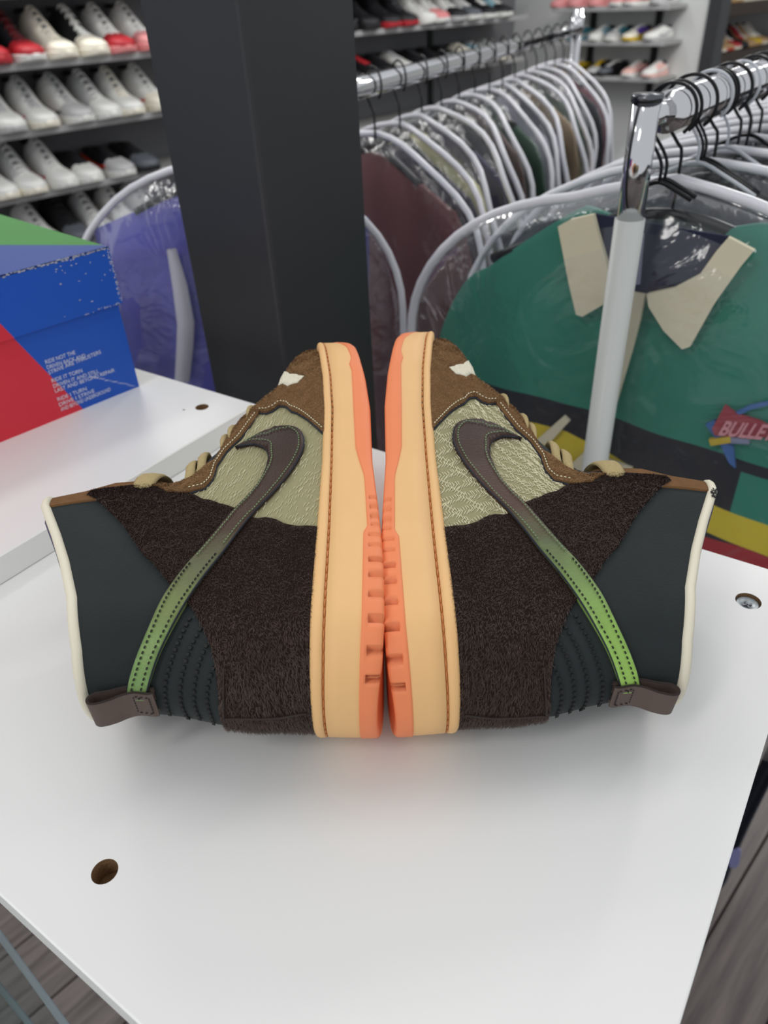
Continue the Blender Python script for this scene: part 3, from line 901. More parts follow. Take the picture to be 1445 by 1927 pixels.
    ia, ib = inset(SWA, SWB, .0024), inset(SWB, SWA, .0024)
    mb = MB(); k = int(len(ia) * .62); kb = int(len(ib) * .38)
    stitches(mb, ia[2:k], .0046, .0015, .0007, .0003); stitches(mb, ib[kb:], .0046, .0015, .0007, .0003)
    tmp = MB(); tmp.v = [tuple(Lc(np.array(v))) for v in mb.v]; tmp.f = mb.f
    tmp.build('green_stitching', MT['thread_green'], sw)['kind'] = 'stuff'
    mb = MB()
    stitches(mb, ia[k:], .0044, .0018, .0009, .0004); stitches(mb, ib[:kb], .0044, .0018, .0009, .0004)
    tmp = MB(); tmp.v = [tuple(Lc(np.array(v))) for v in mb.v]; tmp.f = mb.f
    tmp.build('black_stitching', MT['thread_black'], sw)['kind'] = 'stuff'
    # quilted heel seams
    mb = MB()
    for qv in QUILT:
        stitches(mb, [un(*p) for p in bez(qv, 3)], .0004, .0026, .0006, .00085)
    tmp = MB(); tmp.v = [tuple(Lc(np.array(v))) for v in mb.v]; tmp.f = mb.f
    tmp.build('quilting_seam', MT['thread_black'], upper)['kind'] = 'stuff'
    # seam across the fur at the heel
    mb = MB()
    cord(mb, [un(874, 1337), un(925, 1342), un(975, 1341), un(1024, 1337)], .0030, .0006)
    cord(mb, [un(1024, 1337), un(1022, 1290), un(1020, 1255)], .0030, .0005)
    mb.build('fur_seam', MT['thread_brown'], fu, True)
    # --- pull tab: a folded leather band standing off the heel
    sb = lambda h: interp(h, SBP)
    prof = [(sb(.109) - .0012, .1080), (sb(.11) - .0018, .1105), (sb(.118) - .0022, .1170), (.0045, .1225), (.0015, .128), (-.0004, .1335), (.0000, .1364), (.0022, .1370), (.0044, .1345), (.0056, .129), (sb(.12) - .0002, .120), (sb(.112), .112), (sb(.109) + .0002, .1080)]
    prof = bez([np.array(p) for p in prof], 4)
    V, F = [], []; n = len(prof); th = .0012
    for w_ in (-.0055, .0118):
        for i, p in enumerate(prof): V.append(np.array([p[0], w_, p[1]]))
        for i, p in enumerate(prof):
            a = prof[min(n - 1, i + 1)]; b = prof[max(0, i - 1)]; d = np.array(a) - np.array(b); d /= (np.linalg.norm(d) + 1e-9)
            nr = np.array([-d[1], d[0]]) * th
            V.append(np.array([p[0] + nr[0], w_, p[1] + nr[1]]))
    for i in range(n - 1):
        F += [(i, i + 1, 2 * n + i + 1, 2 * n + i), (n + i + 1, n + i, 3 * n + i, 3 * n + i + 1)]
    tab = pb('pull_tab', V, F, MT['suede_dark'])
    for w_ in (-.0056, .0120):
        V2, F2 = [], []; k = 0
        for i, p in enumerate(prof): q = V[i]; q2 = V[n + i]; V2 += [np.array([q[0], w_, q[2]]), np.array([q2[0], w_, q2[2]])]
        for i in range(n - 1): F2.append((k + 2 * i, k + 2 * i + 1, k + 2 * i + 3, k + 2 * i + 2))
        for i, p in enumerate(prof): q = V[i]; q2 = V[n + i]; V2 += [np.array([q[0], w_ * .985, q[2]]), np.array([q2[0], w_ * .985, q2[2]])]
        m_ = k + 2 * n
        for i in range(n - 1): F2 += [(k + 2 * i, k + 2 * i + 2, m_ + 2 * i + 2, m_ + 2 * i), (k + 2 * i + 1, k + 2 * i + 3, m_ + 2 * i + 3, m_ + 2 * i + 1)]
        pb('cut_edge', V2, F2, MT['tab_edge'], tab, False)
    mb = MB()
    for (h0, h1, ww0, ww1) in [(.1098, .1098, -.003, .0095), (.1175, .1175, -.003, .0095), (.1098, .1175, .0095, .0095), (.1098, .1175, -.003, -.003)]:
        L = math.hypot(h1 - h0, ww1 - ww0); k = max(2, int(L / .002))
        for i in range(k):
            u = (i + .2) / k; h = h0 + (h1 - h0) * u; ww = ww0 + (ww1 - ww0) * u
            v = np.array([(ww1 - ww0), (h1 - h0)]) / L * .0011
            s_ = sb(h) - .0034
            mb.tube([Lc((s_, ww, h)), Lc((s_, ww + v[0], h + v[1]))], .0003, 4)
    mb.build('tab_stitching', MT['thread_black'], tab)['kind'] = 'stuff'
    # --- laces: bands crossing the throat
    for (px, py, hb, wd) in [(945, 752, .0045, .0040), (984, 798, .0055, .0046), (1002, 822, .0055, .0044), (1043, 857, .0065, .0052), (1070, 882, .0070, .0056), (1155, 893, .0065, .0085)]:
        t, h = un(px, py)
        V, F = [], []; nn = 18; mm = 8
        tl = [.70 + (.9995 - .70) * i / nn for i in range(nn + 1)]; C = []
        for i, tq in enumerate(tl):
            q = S_up(tq, h); C.append((q, Sn(min(tq, .99), h)))
        C = C + [(np.array([q[0], -q[1], q[2]]), np.array([n_[0], -n_[1], n_[2]])) for q, n_ in reversed(C[:-1])]
        N_ = len(C) - 1
        for i, (q, n_) in enumerate(C):
            u = i / N_; bmp = hb * (1 - abs(2 * u - 1) ** 3.) - .001
            d = np.array([n_[2], 0, -n_[0]]); d /= (np.linalg.norm(d) + 1e-9)
            if d[2] < 0: d = -d
            rs = wd * (.70 + .30 * math.sin(PI * u))
            for k in range(mm):
                b_ = 2 * PI * k / mm
                V.append(q + n_ * (bmp + .0020 * math.sin(b_)) + d * math.cos(b_) * rs)
        for i in range(N_):
            for k in range(mm):
                l = (k + 1) % mm; F.append((i * mm + k, i * mm + l, (i + 1) * mm + l, (i + 1) * mm + k))
        F += [tuple(range(mm)), tuple(range(N_ * mm + mm - 1, N_ * mm - 1, -1))]
        pb('lace', V, F, MT['lace'])
    return root
def stripe_mat(pose, flip):
    m = bpy.data.materials.new('painted_sheen_leather'); m.use_nodes = True; nt = m.node_tree; b = nt.nodes['Principled BSDF']
    tc = nt.nodes.new('ShaderNodeTexCoord'); vm = nt.nodes.new('ShaderNodeVectorMath'); vm.operation = 'DOT_PRODUCT'
    vm.inputs[1].default_value = tuple(pose.S)
    nt.links.new(tc.outputs['Object'], vm.inputs[0])
    n = nt.nodes.new('ShaderNodeTexNoise'); n.inputs['Scale'].default_value = 70; n.inputs['Detail'].default_value = 5
    nt.links.new(tc.outputs['Object'], n.inputs['Vector'])
    ma = nt.nodes.new('ShaderNodeMath'); ma.operation = 'MULTIPLY_ADD'; ma.inputs[1].default_value = .03; 
    nt.links.new(n.outputs['Fac'], ma.inputs[0]); nt.links.new(vm.outputs['Value'], ma.inputs[2])
    mr = nt.nodes.new('ShaderNodeMapRange'); mr.inputs[1].default_value = 0.; mr.inputs[2].default_value = .20
    nt.links.new(ma.outputs[0], mr.inputs[0])
    cr = nt.nodes.new('ShaderNodeValToRGB'); e = cr.color_ramp.elements
    cols = [(.0, '9db09a'), (.12, '7c9c5c'), (.28, '75824e'), (.42, '5d5f42'), (.56, '442f22'), (1., '33221a')] if flip else [(.0, '97a06a'), (.10, 'a0cc62'), (.30, '7c9a54'), (.48, '565f3e'), (.62, '4c3328'), (1., '36241b')]  # brown-to-green sheen painted as colour by position, not by view angle
    e[0].position, e[0].color = cols[0][0], lin(cols[0][1]) + (1,)
    e[1].position, e[1].color = cols[-1][0], lin(cols[-1][1]) + (1,)
    for p, c in cols[1:-1]:
        q = e.new(p); q.color = lin(c) + (1,)
    nt.links.new(mr.outputs[0], cr.inputs[0]); nt.links.new(cr.outputs[0], b.inputs['Base Color'])
    b.inputs['Metallic'].default_value = .18; b.inputs['Roughness'].default_value = .45; b.inputs['Specular IOR Level'].default_value = .4
    n2 = nt.nodes.new('ShaderNodeTexNoise'); n2.inputs['Scale'].default_value = 800; n2.inputs['Detail'].default_value = 3
    bu = nt.nodes.new('ShaderNodeBump'); bu.inputs['Strength'].default_value = .5; bu.inputs['Distance'].default_value = .0004
    nt.links.new(tc.outputs['Object'], n2.inputs['Vector']); nt.links.new(n2.outputs['Fac'], bu.inputs['Height']); nt.links.new(bu.outputs[0], b.inputs['Normal'])
    return m
sneaker(POSE_L, 'left high-top sneaker lying on its side, black collar, brown fur, finer cream stitches on olive', True)
sneaker(POSE_R, 'right high-top sneaker on its side, bright green stripe, printed mark on its cream collar', False)

# ------------------------------------------------------------ black pillar
def pillar():
    C0 = azv(-7.5) * .72
    X, Y = azv(-50), azv(40)
    o = np.array([C0[0], C0[1], 0])
    t = empty('pillar', tuple(o)); tag(t, 'black painted square steel pillar rising behind the toes of the sneakers', 'pillar')
    a, b, q = .128, .144, .004
    prof = [(q, 0), (a - q, 0), (a - q * .3, q * .3), (a, q), (a, b - q), (a - q, b), (q, b), (0, b - q), (0, q), (q * .3, q * .3)]
    V = []; zs = [0, 3.2]
    for z in zs: V += [X * u + Y * v + np.array([0, 0, z]) for u, v in prof]
    n = len(prof); F = [(i, (i + 1) % n, n + (i + 1) % n, n + i) for i in range(n)] + [tuple(range(n)), tuple(range(2 * n - 1, n - 1, -1))]
    build('shaft', V, F, MT['pillar'], t, False)
    MB().frame(X * -.05 + Y * -.05, X, Y, (0, 0, 1), a + .1, b + .1, .01, .002).build('base_plate', MT['pillar'], t)
pillar()

# ------------------------------------------------------------ shelf sneakers
def bg_sneaker_meshes(high):
    L = .285
    st = [(-.002, .018, .05), (.006, .032, .085 if high else .068), (.03, .039, .130 if high else .078), (.06, .040, .145 if high else .080), (.095, .040, .148 if high else .086), (.13, .041, .118 if high else .088),
          (.165, .044, .082 if high else .074), (.20, .048, .064), (.235, .049, .054), (.262, .042, .048), (.279, .028, .042), (.286, .010, .034), (.2865, .0005, .024)]
    def loft(rows, nr=14, a0=0., a1=PI, base=.0):
        V, F = [], []
        for (x, w_, h) in rows:
            for k in range(nr + 1):
                an = a0 + (a1 - a0) * k / nr; c, s_ = math.cos(an), math.sin(an)
                V.append((x, w_ * math.copysign(abs(c) ** .7, c), base + (h - base) * abs(s_) ** .62))
        for i in range(len(rows) - 1):
            for k in range(nr): a = i * (nr + 1) + k; F.append((a, a + nr + 1, a + nr + 2, a + 1))
        return V, F
    up = loft(st, base=.022)
    tc = [(x, w_ + .0012, h + .0012) for (x, w_, h) in st if x >= .2]; cap = loft(tc, base=.022)
    # sole
    V, F = [], []; ring = [(x, w_ + .004) for (x, w_, h) in st]; ring = [(-.006, .012)] + ring[1:-1] + [(.291, .012)]
    out = [(x, w_) for x, w_ in ring] + [(x, -w_) for x, w_ in reversed(ring)]; n = len(out)
    for (z, k) in ((0, .96), (.004, 1), (.024, 1), (.027, .97)):
        V += [((x - .14) * k + .14, y * k, z + (.008 * max(0, (x - .22) / .07) ** 2 if z < .01 else 0)) for x, y in out]
    for r in range(3):
        for i in range(n): F.append((r * n + i, r * n + (i + 1) % n, (r + 1) * n + (i + 1) % n, (r + 1) * n + i))
    F += [tuple(range(n)), tuple(range(4 * n - 1, 3 * n - 1, -1))]
    sole = (V, F)
    # tongue and laces strip over the instep
    strip = [(x, w_ * .40, h + .004) for (x, w_, h) in st if .055 <= x <= .215]; ton = loft(strip, 8, .2, PI - .2, base=.03)
    LV, LF = [], []
    for xl in (.088, .108, .128, .148, .168, .188, .206):
        hh_ = float(np.interp(xl, [q[0] for q in st], [q[2] for q in st])) + .0075; ww_ = float(np.interp(xl, [q[0] for q in st], [q[1] for q in st])) * .52; k = len(LV)
        for (dx, dz) in ((-.0035, -.003), (-.0035, .001), (.0035, .001), (.0035, -.003)):
            for (yy, zz) in ((-1, -.016), (-.6, -.003), (0, 0), (.6, -.003), (1, -.016)): LV.append((xl + dx, ww_ * yy, hh_ + dz + zz - dx * .6))
        for a_ in range(3):
            for c_ in range(4): q = k + a_ * 5 + c_; LF.append((q, q + 1, q + 6, q + 5))
    lac = (LV, LF)
    # near-black cap over the collar, painting the shade inside the shoe
    hh = .150 if high else .088
    V = [(.045 + .038 * math.cos(2 * PI * k / 16), .027 * math.sin(2 * PI * k / 16), hh) for k in range(16)] + [(.045 + .044 * math.cos(2 * PI * k / 16), .033 * math.sin(2 * PI * k / 16), hh - .014) for k in range(16)]
    op = (V, [tuple(range(16))] + [(k, 16 + k, 16 + (k + 1) % 16, (k + 1) % 16) for k in range(16)])
    # side panel: a swept band on each flank
    def flank(sg):
        V = []
        for (x, zz) in [(.03, .07), (.09, .052), (.15, .040), (.205, .045), (.205, .036), (.15, .028), (.09, .036), (.03, .06)]:
            w_ = float(np.interp(x, [s[0] for s in st], [s[1] for s in st])); V.append((x, sg * (w_ + .003), zz))
        V += [(a, b - sg * .008, c) for a, b, c in V]
        return V, [tuple(range(8)), tuple(range(15, 7, -1))] + [(i, (i + 1) % 8, 8 + (i + 1) % 8, 8 + i) for i in range(8)]
    return dict(upper=up, sole=sole, toe_cap=cap, tongue=ton, laces=lac, opening_shade_cap=op, side_panel=flank(1), side_panel_b=flank(-1))
_bgm = {}
for hi in (0, 1):
    for k, (V, F) in bg_sneaker_meshes(hi).items():
        me = bpy.data.meshes.new(k); me.from_pydata(V, [], F); me.materials.append(None)
        me.polygons.foreach_set('use_smooth', [k in ('upper', 'toe_cap', 'tongue')] * len(me.polygons)); _bgm[(hi, k)] = me
_cm = {}
def cmat(c):
    if c not in _cm: _cm[c] = mat('leather_' + c, c, .5)
    return _cm[c]
def put_sneaker(P, dirv, cols, label, group, hi=1, scale=1.):
    """cols = upper, sole, toe, laces, stripe"""
    r = empty('sneaker', tuple(P)); tag(r, label, 'sneaker', group)
    r.rotation_euler = (0, 0, math.atan2(dirv[1], dirv[0])); r.scale = (scale,) * 3
    for part, c in zip(('upper', 'sole', 'toe_cap', 'tongue', 'laces', 'side_panel', 'side_panel_b', 'opening_shade_cap'), (cols[0], cols[1], cols[2], '7c7c80' if cols[3] in (W_, C_, G_) and cols[0] != K_ else cols[3], cols[3] if cols[3] != D_ else K_, cols[4], cols[4], '15151a')):
        o = bpy.data.objects.new(part.replace('_b', ''), _bgm[(hi, part)]); link(o, r)
        o.material_slots[0].link = 'OBJECT'; o.material_slots[0].material = cmat(c)
    return r
CN = {'e4e4e0': 'white', '16161a': 'black', 'b3222c': 'red', 'efe9d8': 'cream', 'b9b9b9': 'grey', '5b5f66': 'dark grey', 'd98f8f': 'pink', '3f7f8c': 'teal', 'd8b51e': 'yellow', 'c8402a': 'orange red', 'e6b9b0': 'pale pink', 'b99468': 'tan', '8fb6c4': 'pale blue', '5a3fa0': 'purple', '6d4a2e': 'brown', '2a3550': 'navy', '5a0f16': 'dark red', 'e08a8a': 'salmon'}
W_, K_, R_, C_, G_, D_, DR = 'e4e4e0', '16161a', 'b3222c', 'efe9d8', 'b9b9b9', '5b5f66', '5a0f16'
rowcols = {
    1: [(K_, R_, R_, DR, DR), (K_, W_, R_, DR, R_), (C_, C_, C_, C_, W_), (K_, C_, C_, W_, K_), (W_, 'e08a8a', R_, W_, R_), (W_, 'e08a8a', 'd98f8f', W_, R_), (W_, 'e08a8a', R_, W_, K_), (W_, R_, W_, W_, R_)],
    2: [(W_, W_, W_, G_, G_), (W_, G_, W_, G_, G_), (W_, C_, W_, G_, R_), (W_, W_, G_, G_, D_), (G_, W_, W_, W_, G_), (W_, C_, W_, C_, W_), (W_, C_, C_, W_, 'c8402a'), (W_, W_, W_, G_, G_)],
    3: [(W_, C_, W_, G_, R_), (G_, C_, W_, W_, D_), (W_, W_, W_, W_, R_), (K_, W_, W_, K_, R_), (K_, W_, G_, K_, 'c8402a'), (K_, K_, D_, K_, K_), (K_, K_, K_, D_, K_), (K_, D_, K_, K_, K_), (K_, W_, K_, K_, W_)],
    4: [(W_, G_, W_, W_, R_), (K_, K_, D_, K_, K_), (G_, W_, W_, W_, 'c8402a'), (W_, C_, W_, W_, G_)],
}
midcols = {
    1: [(K_, K_, K_, D_, K_), (K_, K_, K_, K_, G_), (K_, R_, K_, K_, K_), (K_, R_, K_, D_, K_), (W_, W_, W_, W_, R_), (W_, W_, 'e08a8a', W_, R_), (W_, G_, K_, W_, K_), (G_, W_, D_, W_, K_), (K_, W_, K_, W_, W_), ('8fb6c4', W_, K_, W_, K_), (C_, C_, 'b99468', W_, K_)],
    2: [(K_, W_, K_, K_, 'd8b51e'), (K_, W_, K_, R_, K_), (K_, W_, K_, K_, R_), (W_, W_, W_, G_, G_), (K_, K_, K_, D_, K_), (K_, K_, K_, K_, D_), (K_, K_, G_, K_, K_), (C_, C_, W_, C_, K_), ('8fb6c4', G_, K_, G_, K_), (G_, C_, W_, G_, D_), (G_, G_, G_, W_, K_), (D_, W_, G_, W_, K_)],
}
rs = random.Random(5)
def desc(c):
    u, s_, t_, l_, p_ = c; return (CN[t_] + '-toed ' if t_ != u else '') + CN[u] + ' sneaker'
ordn = ['first', 'second', 'third', 'fourth', 'fifth', 'sixth', 'seventh', 'eighth', 'ninth', 'tenth', 'eleventh', 'twelfth', 'thirteenth', 'fourteenth', 'fifteenth', 'sixteenth']
for row in (1, 2, 3, 4):
    z = ROWZ[row]; rn = {1: 'top', 2: 'second', 3: 'third', 4: 'fourth'}[row]
    i = j = 0; s = -.42
    while s < 3.35:
        p = wallpt(s, z + .001, -.055); px, py = project(p)
        step = .136
        if -45 < px < 305 and py < 470:
            c = rowcols[row][i % len(rowcols[row])]
            hi = 0 if row == 3 and i > 2 else 1
            put_sneaker(wallpt(s, z + .001, -.285), NW + EW * rs.uniform(-.06, .06), c, '%s, %s from left on the %s shelf left of the pillar' % (desc(c), ordn[i], rn), 'sneakers on the wall shelves left of the pillar', hi, 1.2)
            i += 1
        elif 640 < px < 1012 and py < 240 and row in (1, 2):
            step = .15
            c = midcols[row][j % len(midcols[row])]
            put_sneaker(wallpt(s, z + .001, -.285), NW + EW * rs.uniform(-.08, .08), c, '%s, %s from the pillar on the %s shelf behind the rack' % (desc(c), ordn[j], rn), 'sneakers on the wall shelves behind the garment rack', 0 if row == 2 else 1, 1.2)
            j += 1
        s += step
# back wall shelves
BZS = [CAMZ - .142, CAMZ - .322, CAMZ - .512]
bcols = [[('d98f8f', 'd98f8f', 'd98f8f', W_, 'd98f8f')] * 3 + [('e6b9b0', W_, 'd98f8f', W_, R_)] * 2 + [(W_, G_, G_, W_, K_)],
         [('3f7f8c', W_, '8fb6c4', W_, W_), ('3f7f8c', '8fb6c4', W_, W_, W_), ('8fb6c4', W_, W_, W_, '3f7f8c'), ('3f7f8c', W_, G_, W_, W_), ('5a3fa0', 'd8b51e', C_, W_, 'd8b51e'), (W_, G_, W_, G_, G_)],
         [('d8b51e', K_, 'd8b51e', W_, 'c8402a'), ('d8b51e', 'd8b51e', K_, W_, K_), (K_, K_, G_, 'd8b51e', K_), (K_, K_, D_, W_, K_), ('e6b9b0', W_, 'e6b9b0', W_, 'd98f8f'), ('e6b9b0', 'e6b9b0', W_, W_, W_)]]
def bpt(b, z, out): p = CORNER + EB * b + BD * out; return np.array([p[0], p[1], z])
for k, z in enumerate(BZS):
    shelf('wall_shelf', bpt(.47, z - .022, 0), EB, BD, .80, .25, .022, 'short grey shelf on the white back wall, %s of its three' % ['upper', 'middle', 'lower'][k])
    for i in range(6):
        c = bcols[k][i]
        put_sneaker(bpt(.53 + i * .132, z + .001, .245 if 0 else .02), BD + EB * rs.uniform(-.25, .05), c, '%s, %s from left on the %s back wall shelf' % (desc(c), ordn[i], ['upper', 'middle', 'lower'][k]), 'sneakers on the short back wall shelves', 0, .95 * .9)
for i, b in enumerate((.62, 1.08)):
    tag(MB().frame(bpt(b, .3, 0), EB, BD, (0, 0, 1), .04, .02, 2.7, .002).build('trim_%d' % (i + 5), MT['standard']), kind='structure')
# ------------------------------------------------------------ dark shelf unit at the right
def right_unit():
    base = at_dep(1338, 60, 5.2); base[2] = 0
    o = empty('shelf_unit', tuple(base)); tag(o, 'dark brown shelf unit of tan sneakers beyond the white wall, top right corner', 'shelf unit')
    X = azv(46); Y = azv(-44)                # run away to the right; depth to the back
    MB().frame(-X * .03, X, Y, (0, 0, 1), .03, .35, 2.6, .003).build('end_panel', MT['brown_shelf'], o)
    MB().frame(Y * .34, X, Y, (0, 0, 1), 2.2, .02, 2.6).build('back_panel', MT['brown_shelf'], o)
    zz = [(at_dep(1345, 103, 5.2)[2] - .02) - k * .30 for k in range(-1, 5)]
    for k, z in enumerate(zz):
        MB().frame(np.array([0, 0, z - .07]), X, Y, (0, 0, 1), 2.2, .34, .07, .003).build('shelf_board', MT['brown_shelf'], o)
    T_, B_ = 'b99468', '6d4a2e'
    cs = [[(T_, C_, T_, W_, B_), (T_, C_, C_, W_, R_), (C_, T_, T_, W_, 'c8402a'), (T_, T_, C_, C_, B_), (R_, C_, T_, W_, T_), (T_, C_, T_, T_, C_)],
          [(K_, K_, K_, B_, K_), (R_, T_, T_, W_, T_), (T_, T_, 'd8b51e', W_, B_), (C_, C_, T_, W_, T_), (T_, 'c8402a', T_, C_, T_), (T_, C_, R_, W_, C_)],
          [(T_, C_, T_, W_, B_), (B_, T_, T_, C_, B_), (T_, C_, 'c8402a', W_, T_), (C_, T_, T_, W_, B_), (T_, B_, C_, W_, R_), (T_, T_, T_, C_, B_)]]
    for k, z in enumerate(zz[:3]):
        for i in range(9):
            c = cs[k][(i + k) % 6]
            put_sneaker(base + X * (.08 + i * .13) + Y * .30 + np.array([0, 0, z + .001]), -Y, c, '%s, %s from the post on the %s brown shelf' % (desc(c), ordn[i], ['upper', 'middle', 'lower'][k]), 'tan sneakers on the dark brown shelf unit', 1, 1.0)
right_unit()

# ------------------------------------------------------------ racks and garments
def tubeobj(name, pts, r, m, par=None, n=12): return MB().tube(pts, r, n).build(name, m, par, True)
RL = np.array([.009, 1.30, CAMZ - .118]); RDm = np.array([.621, 1.26, 0]); RDm /= np.linalg.norm(RDm)
mr = empty('garment_rack', (0, 0, 0)); tag(mr, 'chrome garment rack running back behind the pillar, full of bagged clothes', 'rack')
tubeobj('rail', [RL + RDm * a for a in (-.33, 0, .7, 1.44)], .0155, MT['chrome'], mr, 20)
Pe = RL + RDm * 1.44
tubeobj('upright', [np.array([Pe[0], Pe[1], z]) for z in (0, CAMZ - .07)], .0155, MT['chrome'], mr, 16)
MB().tube([np.array([Pe[0], Pe[1], CAMZ - .13]), np.array([Pe[0], Pe[1], CAMZ - .085])], .020, 16).build('corner_joint', MT['chrome'], mr, True)
Pe2 = RL - RDm * .33
tubeobj('upright', [np.array([Pe2[0], Pe2[1], z]) for z in (0, CAMZ - .07)], .0155, MT['chrome'], mr, 16)
tubeobj('base_bar', [np.array([Pe[0], Pe[1], .06]), np.array([Pe2[0], Pe2[1], .06])], .014, MT['chrome'], mr, 12)

RP = CO + np.array([.264, .729, -.10]); RDr = azv(39.2)
rr_ = empty('garment_rack', (0, 0, 0)); tag(rr_, 'garment rack at right, chrome topped pale grey post before the green shirt', 'rack')
pole = at_dep(1219, 176, .645)
PZ = pole[2]; CZ = min((abs(project(np.array([pole[0], pole[1], CAMZ - k * .001]))[1] - 411), CAMZ - k * .001) for k in range(60, 400))[1]
MB().tube([np.array([pole[0], pole[1], z]) for z in (CZ, PZ - .004)], .0128, 24).build('chrome_tube', MT['chrome'], rr_, True)
MB().tube([np.array([pole[0], pole[1], z]) for z in (PZ - .006, PZ)], .0138, 24).build('tube_rim', MT['chrome_cap'], rr_, True)
tp = MB().tube([np.array([pole[0], pole[1], z]) for z in (0, CZ)], .0142, 24).build('grey_tube', MT['tube'], rr_, True)
tubeobj('rail', [RP + RDr * a for a in (.012, .5, 1.6)], .0175, MT['chrome'], rr_, 24)
P1 = RP + RDr * 1.6
tubeobj('upright', [np.array([P1[0], P1[1], z]) for z in (0, CAMZ - .06)], .0155, MT['tube'], rr_, 16)
print('POLE', pole - CO, CZ - CAMZ, RP - CO)
MB().tube([np.array([pole[0], pole[1], CAMZ - .10]), RP + RDr * .02], .012, 12).build('rail_socket', MT['chrome'], rr_, True)
tubeobj('base_bar', [np.array([pole[0], pole[1], .06]), np.array([P1[0], P1[1], .06])], .014, MT['tube'], rr_, 12)

def hook(parent, P, n_, m, drop, r=.0017, R=.024):
    """wire hook over the rail at local origin P (rail centre), n_ = across the rail direction"""
    pts = []
    for k in range(15):
        a = math.radians(-50 + 230 * k / 14); pts.append(P + n_ * math.cos(a) * R + np.array([0, 0, math.sin(a) * R]))
    pts += [P - n_ * .020 + np.array([0, 0, -.016]), P - n_ * .006 + np.array([0, 0, -.034]), P + np.array([0, 0, -.046]), P + np.array([0, 0, -drop])]
    MB().tube(bez(pts, 3), r, 6).build('hanger_hook', m, parent, True)

def cloth_sheet(outline_z, hw, th, L, nu, nv, fold, rr, lens=False):
    """closed lens-like body in (u, z), front +n, back -n; returns local (u, n, z) verts"""
    ph = [rr.uniform(0, 6) for _ in range(6)]
    V, F = [], []
    for side in (1, -1):
        for j in range(nv + 1):
            for i in range(nu + 1):
                a = -1 + 2 * i / nu; u0 = a * hw; zt = outline_z(u0)
                v = j / nv; z = zt + (-L - zt) * v
                w = hw * (1 - .05 * math.sin(v * 2.5)); u = a * w + .006 * math.sin(v * 9 + ph[0])
                e = math.sqrt(max(0, 1 - a ** 4)) * min(1, .25 + v * 5) if not lens else (1 - a * a) * min(1, .3 + v * 7)
                n = side * th * e + fold * (math.sin(a * 8 + ph[1] + v * 1.5) * .6 + math.sin(a * 17 + ph[2] - v * 2) * .4 + math.sin(v * 14 + a * 5 + ph[3]) * .35) * min(1, v * 4)
                V.append((u, n, z))
    m = (nu + 1) * (nv + 1)
    for s_ in (0, 1):
        for j in range(nv):
            for i in range(nu):
                a = s_ * m + j * (nu + 1) + i; q = (a, a + 1, a + nu + 2, a + nu + 1); F.append(q if s_ == 0 else tuple(reversed(q)))
    for i in range(nu): F.append((i + 1, i, m + i, m + i + 1))
    for j in range(nv):
        for i in (0, nu):
            a, b = j * (nu + 1) + i, (j + 1) * (nu + 1) + i; F.append((a, b, m + b, m + a) if i == 0 else (b, a, m + a, m + b))
    return V, F
def bagged(name, P, dirv, nrm, color, L, seed, label, group, cat='clothes', film=None, hookm=None, hw=.262, hwb=.288, bag=True, spec=None, drop=.085, pr=.0050, fold=.008, cloth=None, uoff=0.):
    rr = random.Random(seed)
    r = empty(name, tuple(P)); tag(r, label, cat, group)
    G = lambda q: dirv * (q[0] + uoff) + nrm * q[1] + np.array([0, 0, q[2]])
    def oz(u):
        a = abs(u); return -drop - .012 - .055 * (a / .2) ** 1.3 if a < .2 else -drop - .067 - .09 * ((a - .2) / (hw - .2)) ** 2
    V, F = cloth_sheet(oz, hw, .020, L, 20, 14, fold, rr)
    m = cloth or mat('cloth_' + name, color, .9, var=.18, vscale=14, bump=(300, .3), sheen=.1)
    build('garment', [G(v) for v in V], F, m, r)
    hook(r, np.zeros(3), dirv, hookm or MT['wire'], drop + .015)
    # hanger shoulders
    MB().tube(bez([G((-.12, 0, -drop - .044)), G((-.06, 0, -drop - .020)), G((0, 0, -drop)), G((.06, 0, -drop - .020)), G((.12, 0, -drop - .044))], 5), .006, 8).build('hanger_arm', hookm or MT['wire'], r, True)
    if bag:
        def bz(u):
            a = min(1, abs(u) / hwb); return -drop + .012 - .19 * (1 - math.sqrt(max(0, 1 - a ** 2.3))) - .018 * a
        V, F = cloth_sheet(bz, hwb, .027, L + .05, 26, 16, .005, rr, True)
        n_open = 0
        build('plastic_cover', [G(v) for v in V], F, film or MT['film'], r)
        pts = [(-hwb * .985, 0, -L), (-hwb, 0, -L * .6)] + [((hwb + .004) * math.sin(a * PI / 2), 0, .004 + bz(hwb * math.sin(a * PI / 2))) for a in [-1 + k / 12 for k in range(25)]] + [(hwb, 0, -L * .6), (hwb * .985, 0, -L)]
        ofs = [(u, .0 + .006 * math.sin(i * .9 + seed), z) for i, (u, _, z) in enumerate(pts)]
        MB().tube([G(q) for q in ofs], pr, 8).build('white_piping', MT['bagpipe'], r, True)
    return r
GC = [('5e2a2c', 'maroon'), ('2a2838', 'dark navy'), ('cfcb9a', 'pale yellow'), ('35324c', 'dusky purple'), ('17171a', 'black'), ('5c4a44', 'brown'), ('16402c', 'bottle green'), ('9fa0aa', 'silver grey'), ('26283a', 'blue black'), ('9a8468', 'tan'), ('1c4530', 'dark green'), ('7d7f80', 'mid grey'), ('1c1d24', 'charcoal'), ('8a4a54', 'dusty pink')]
ss = .02
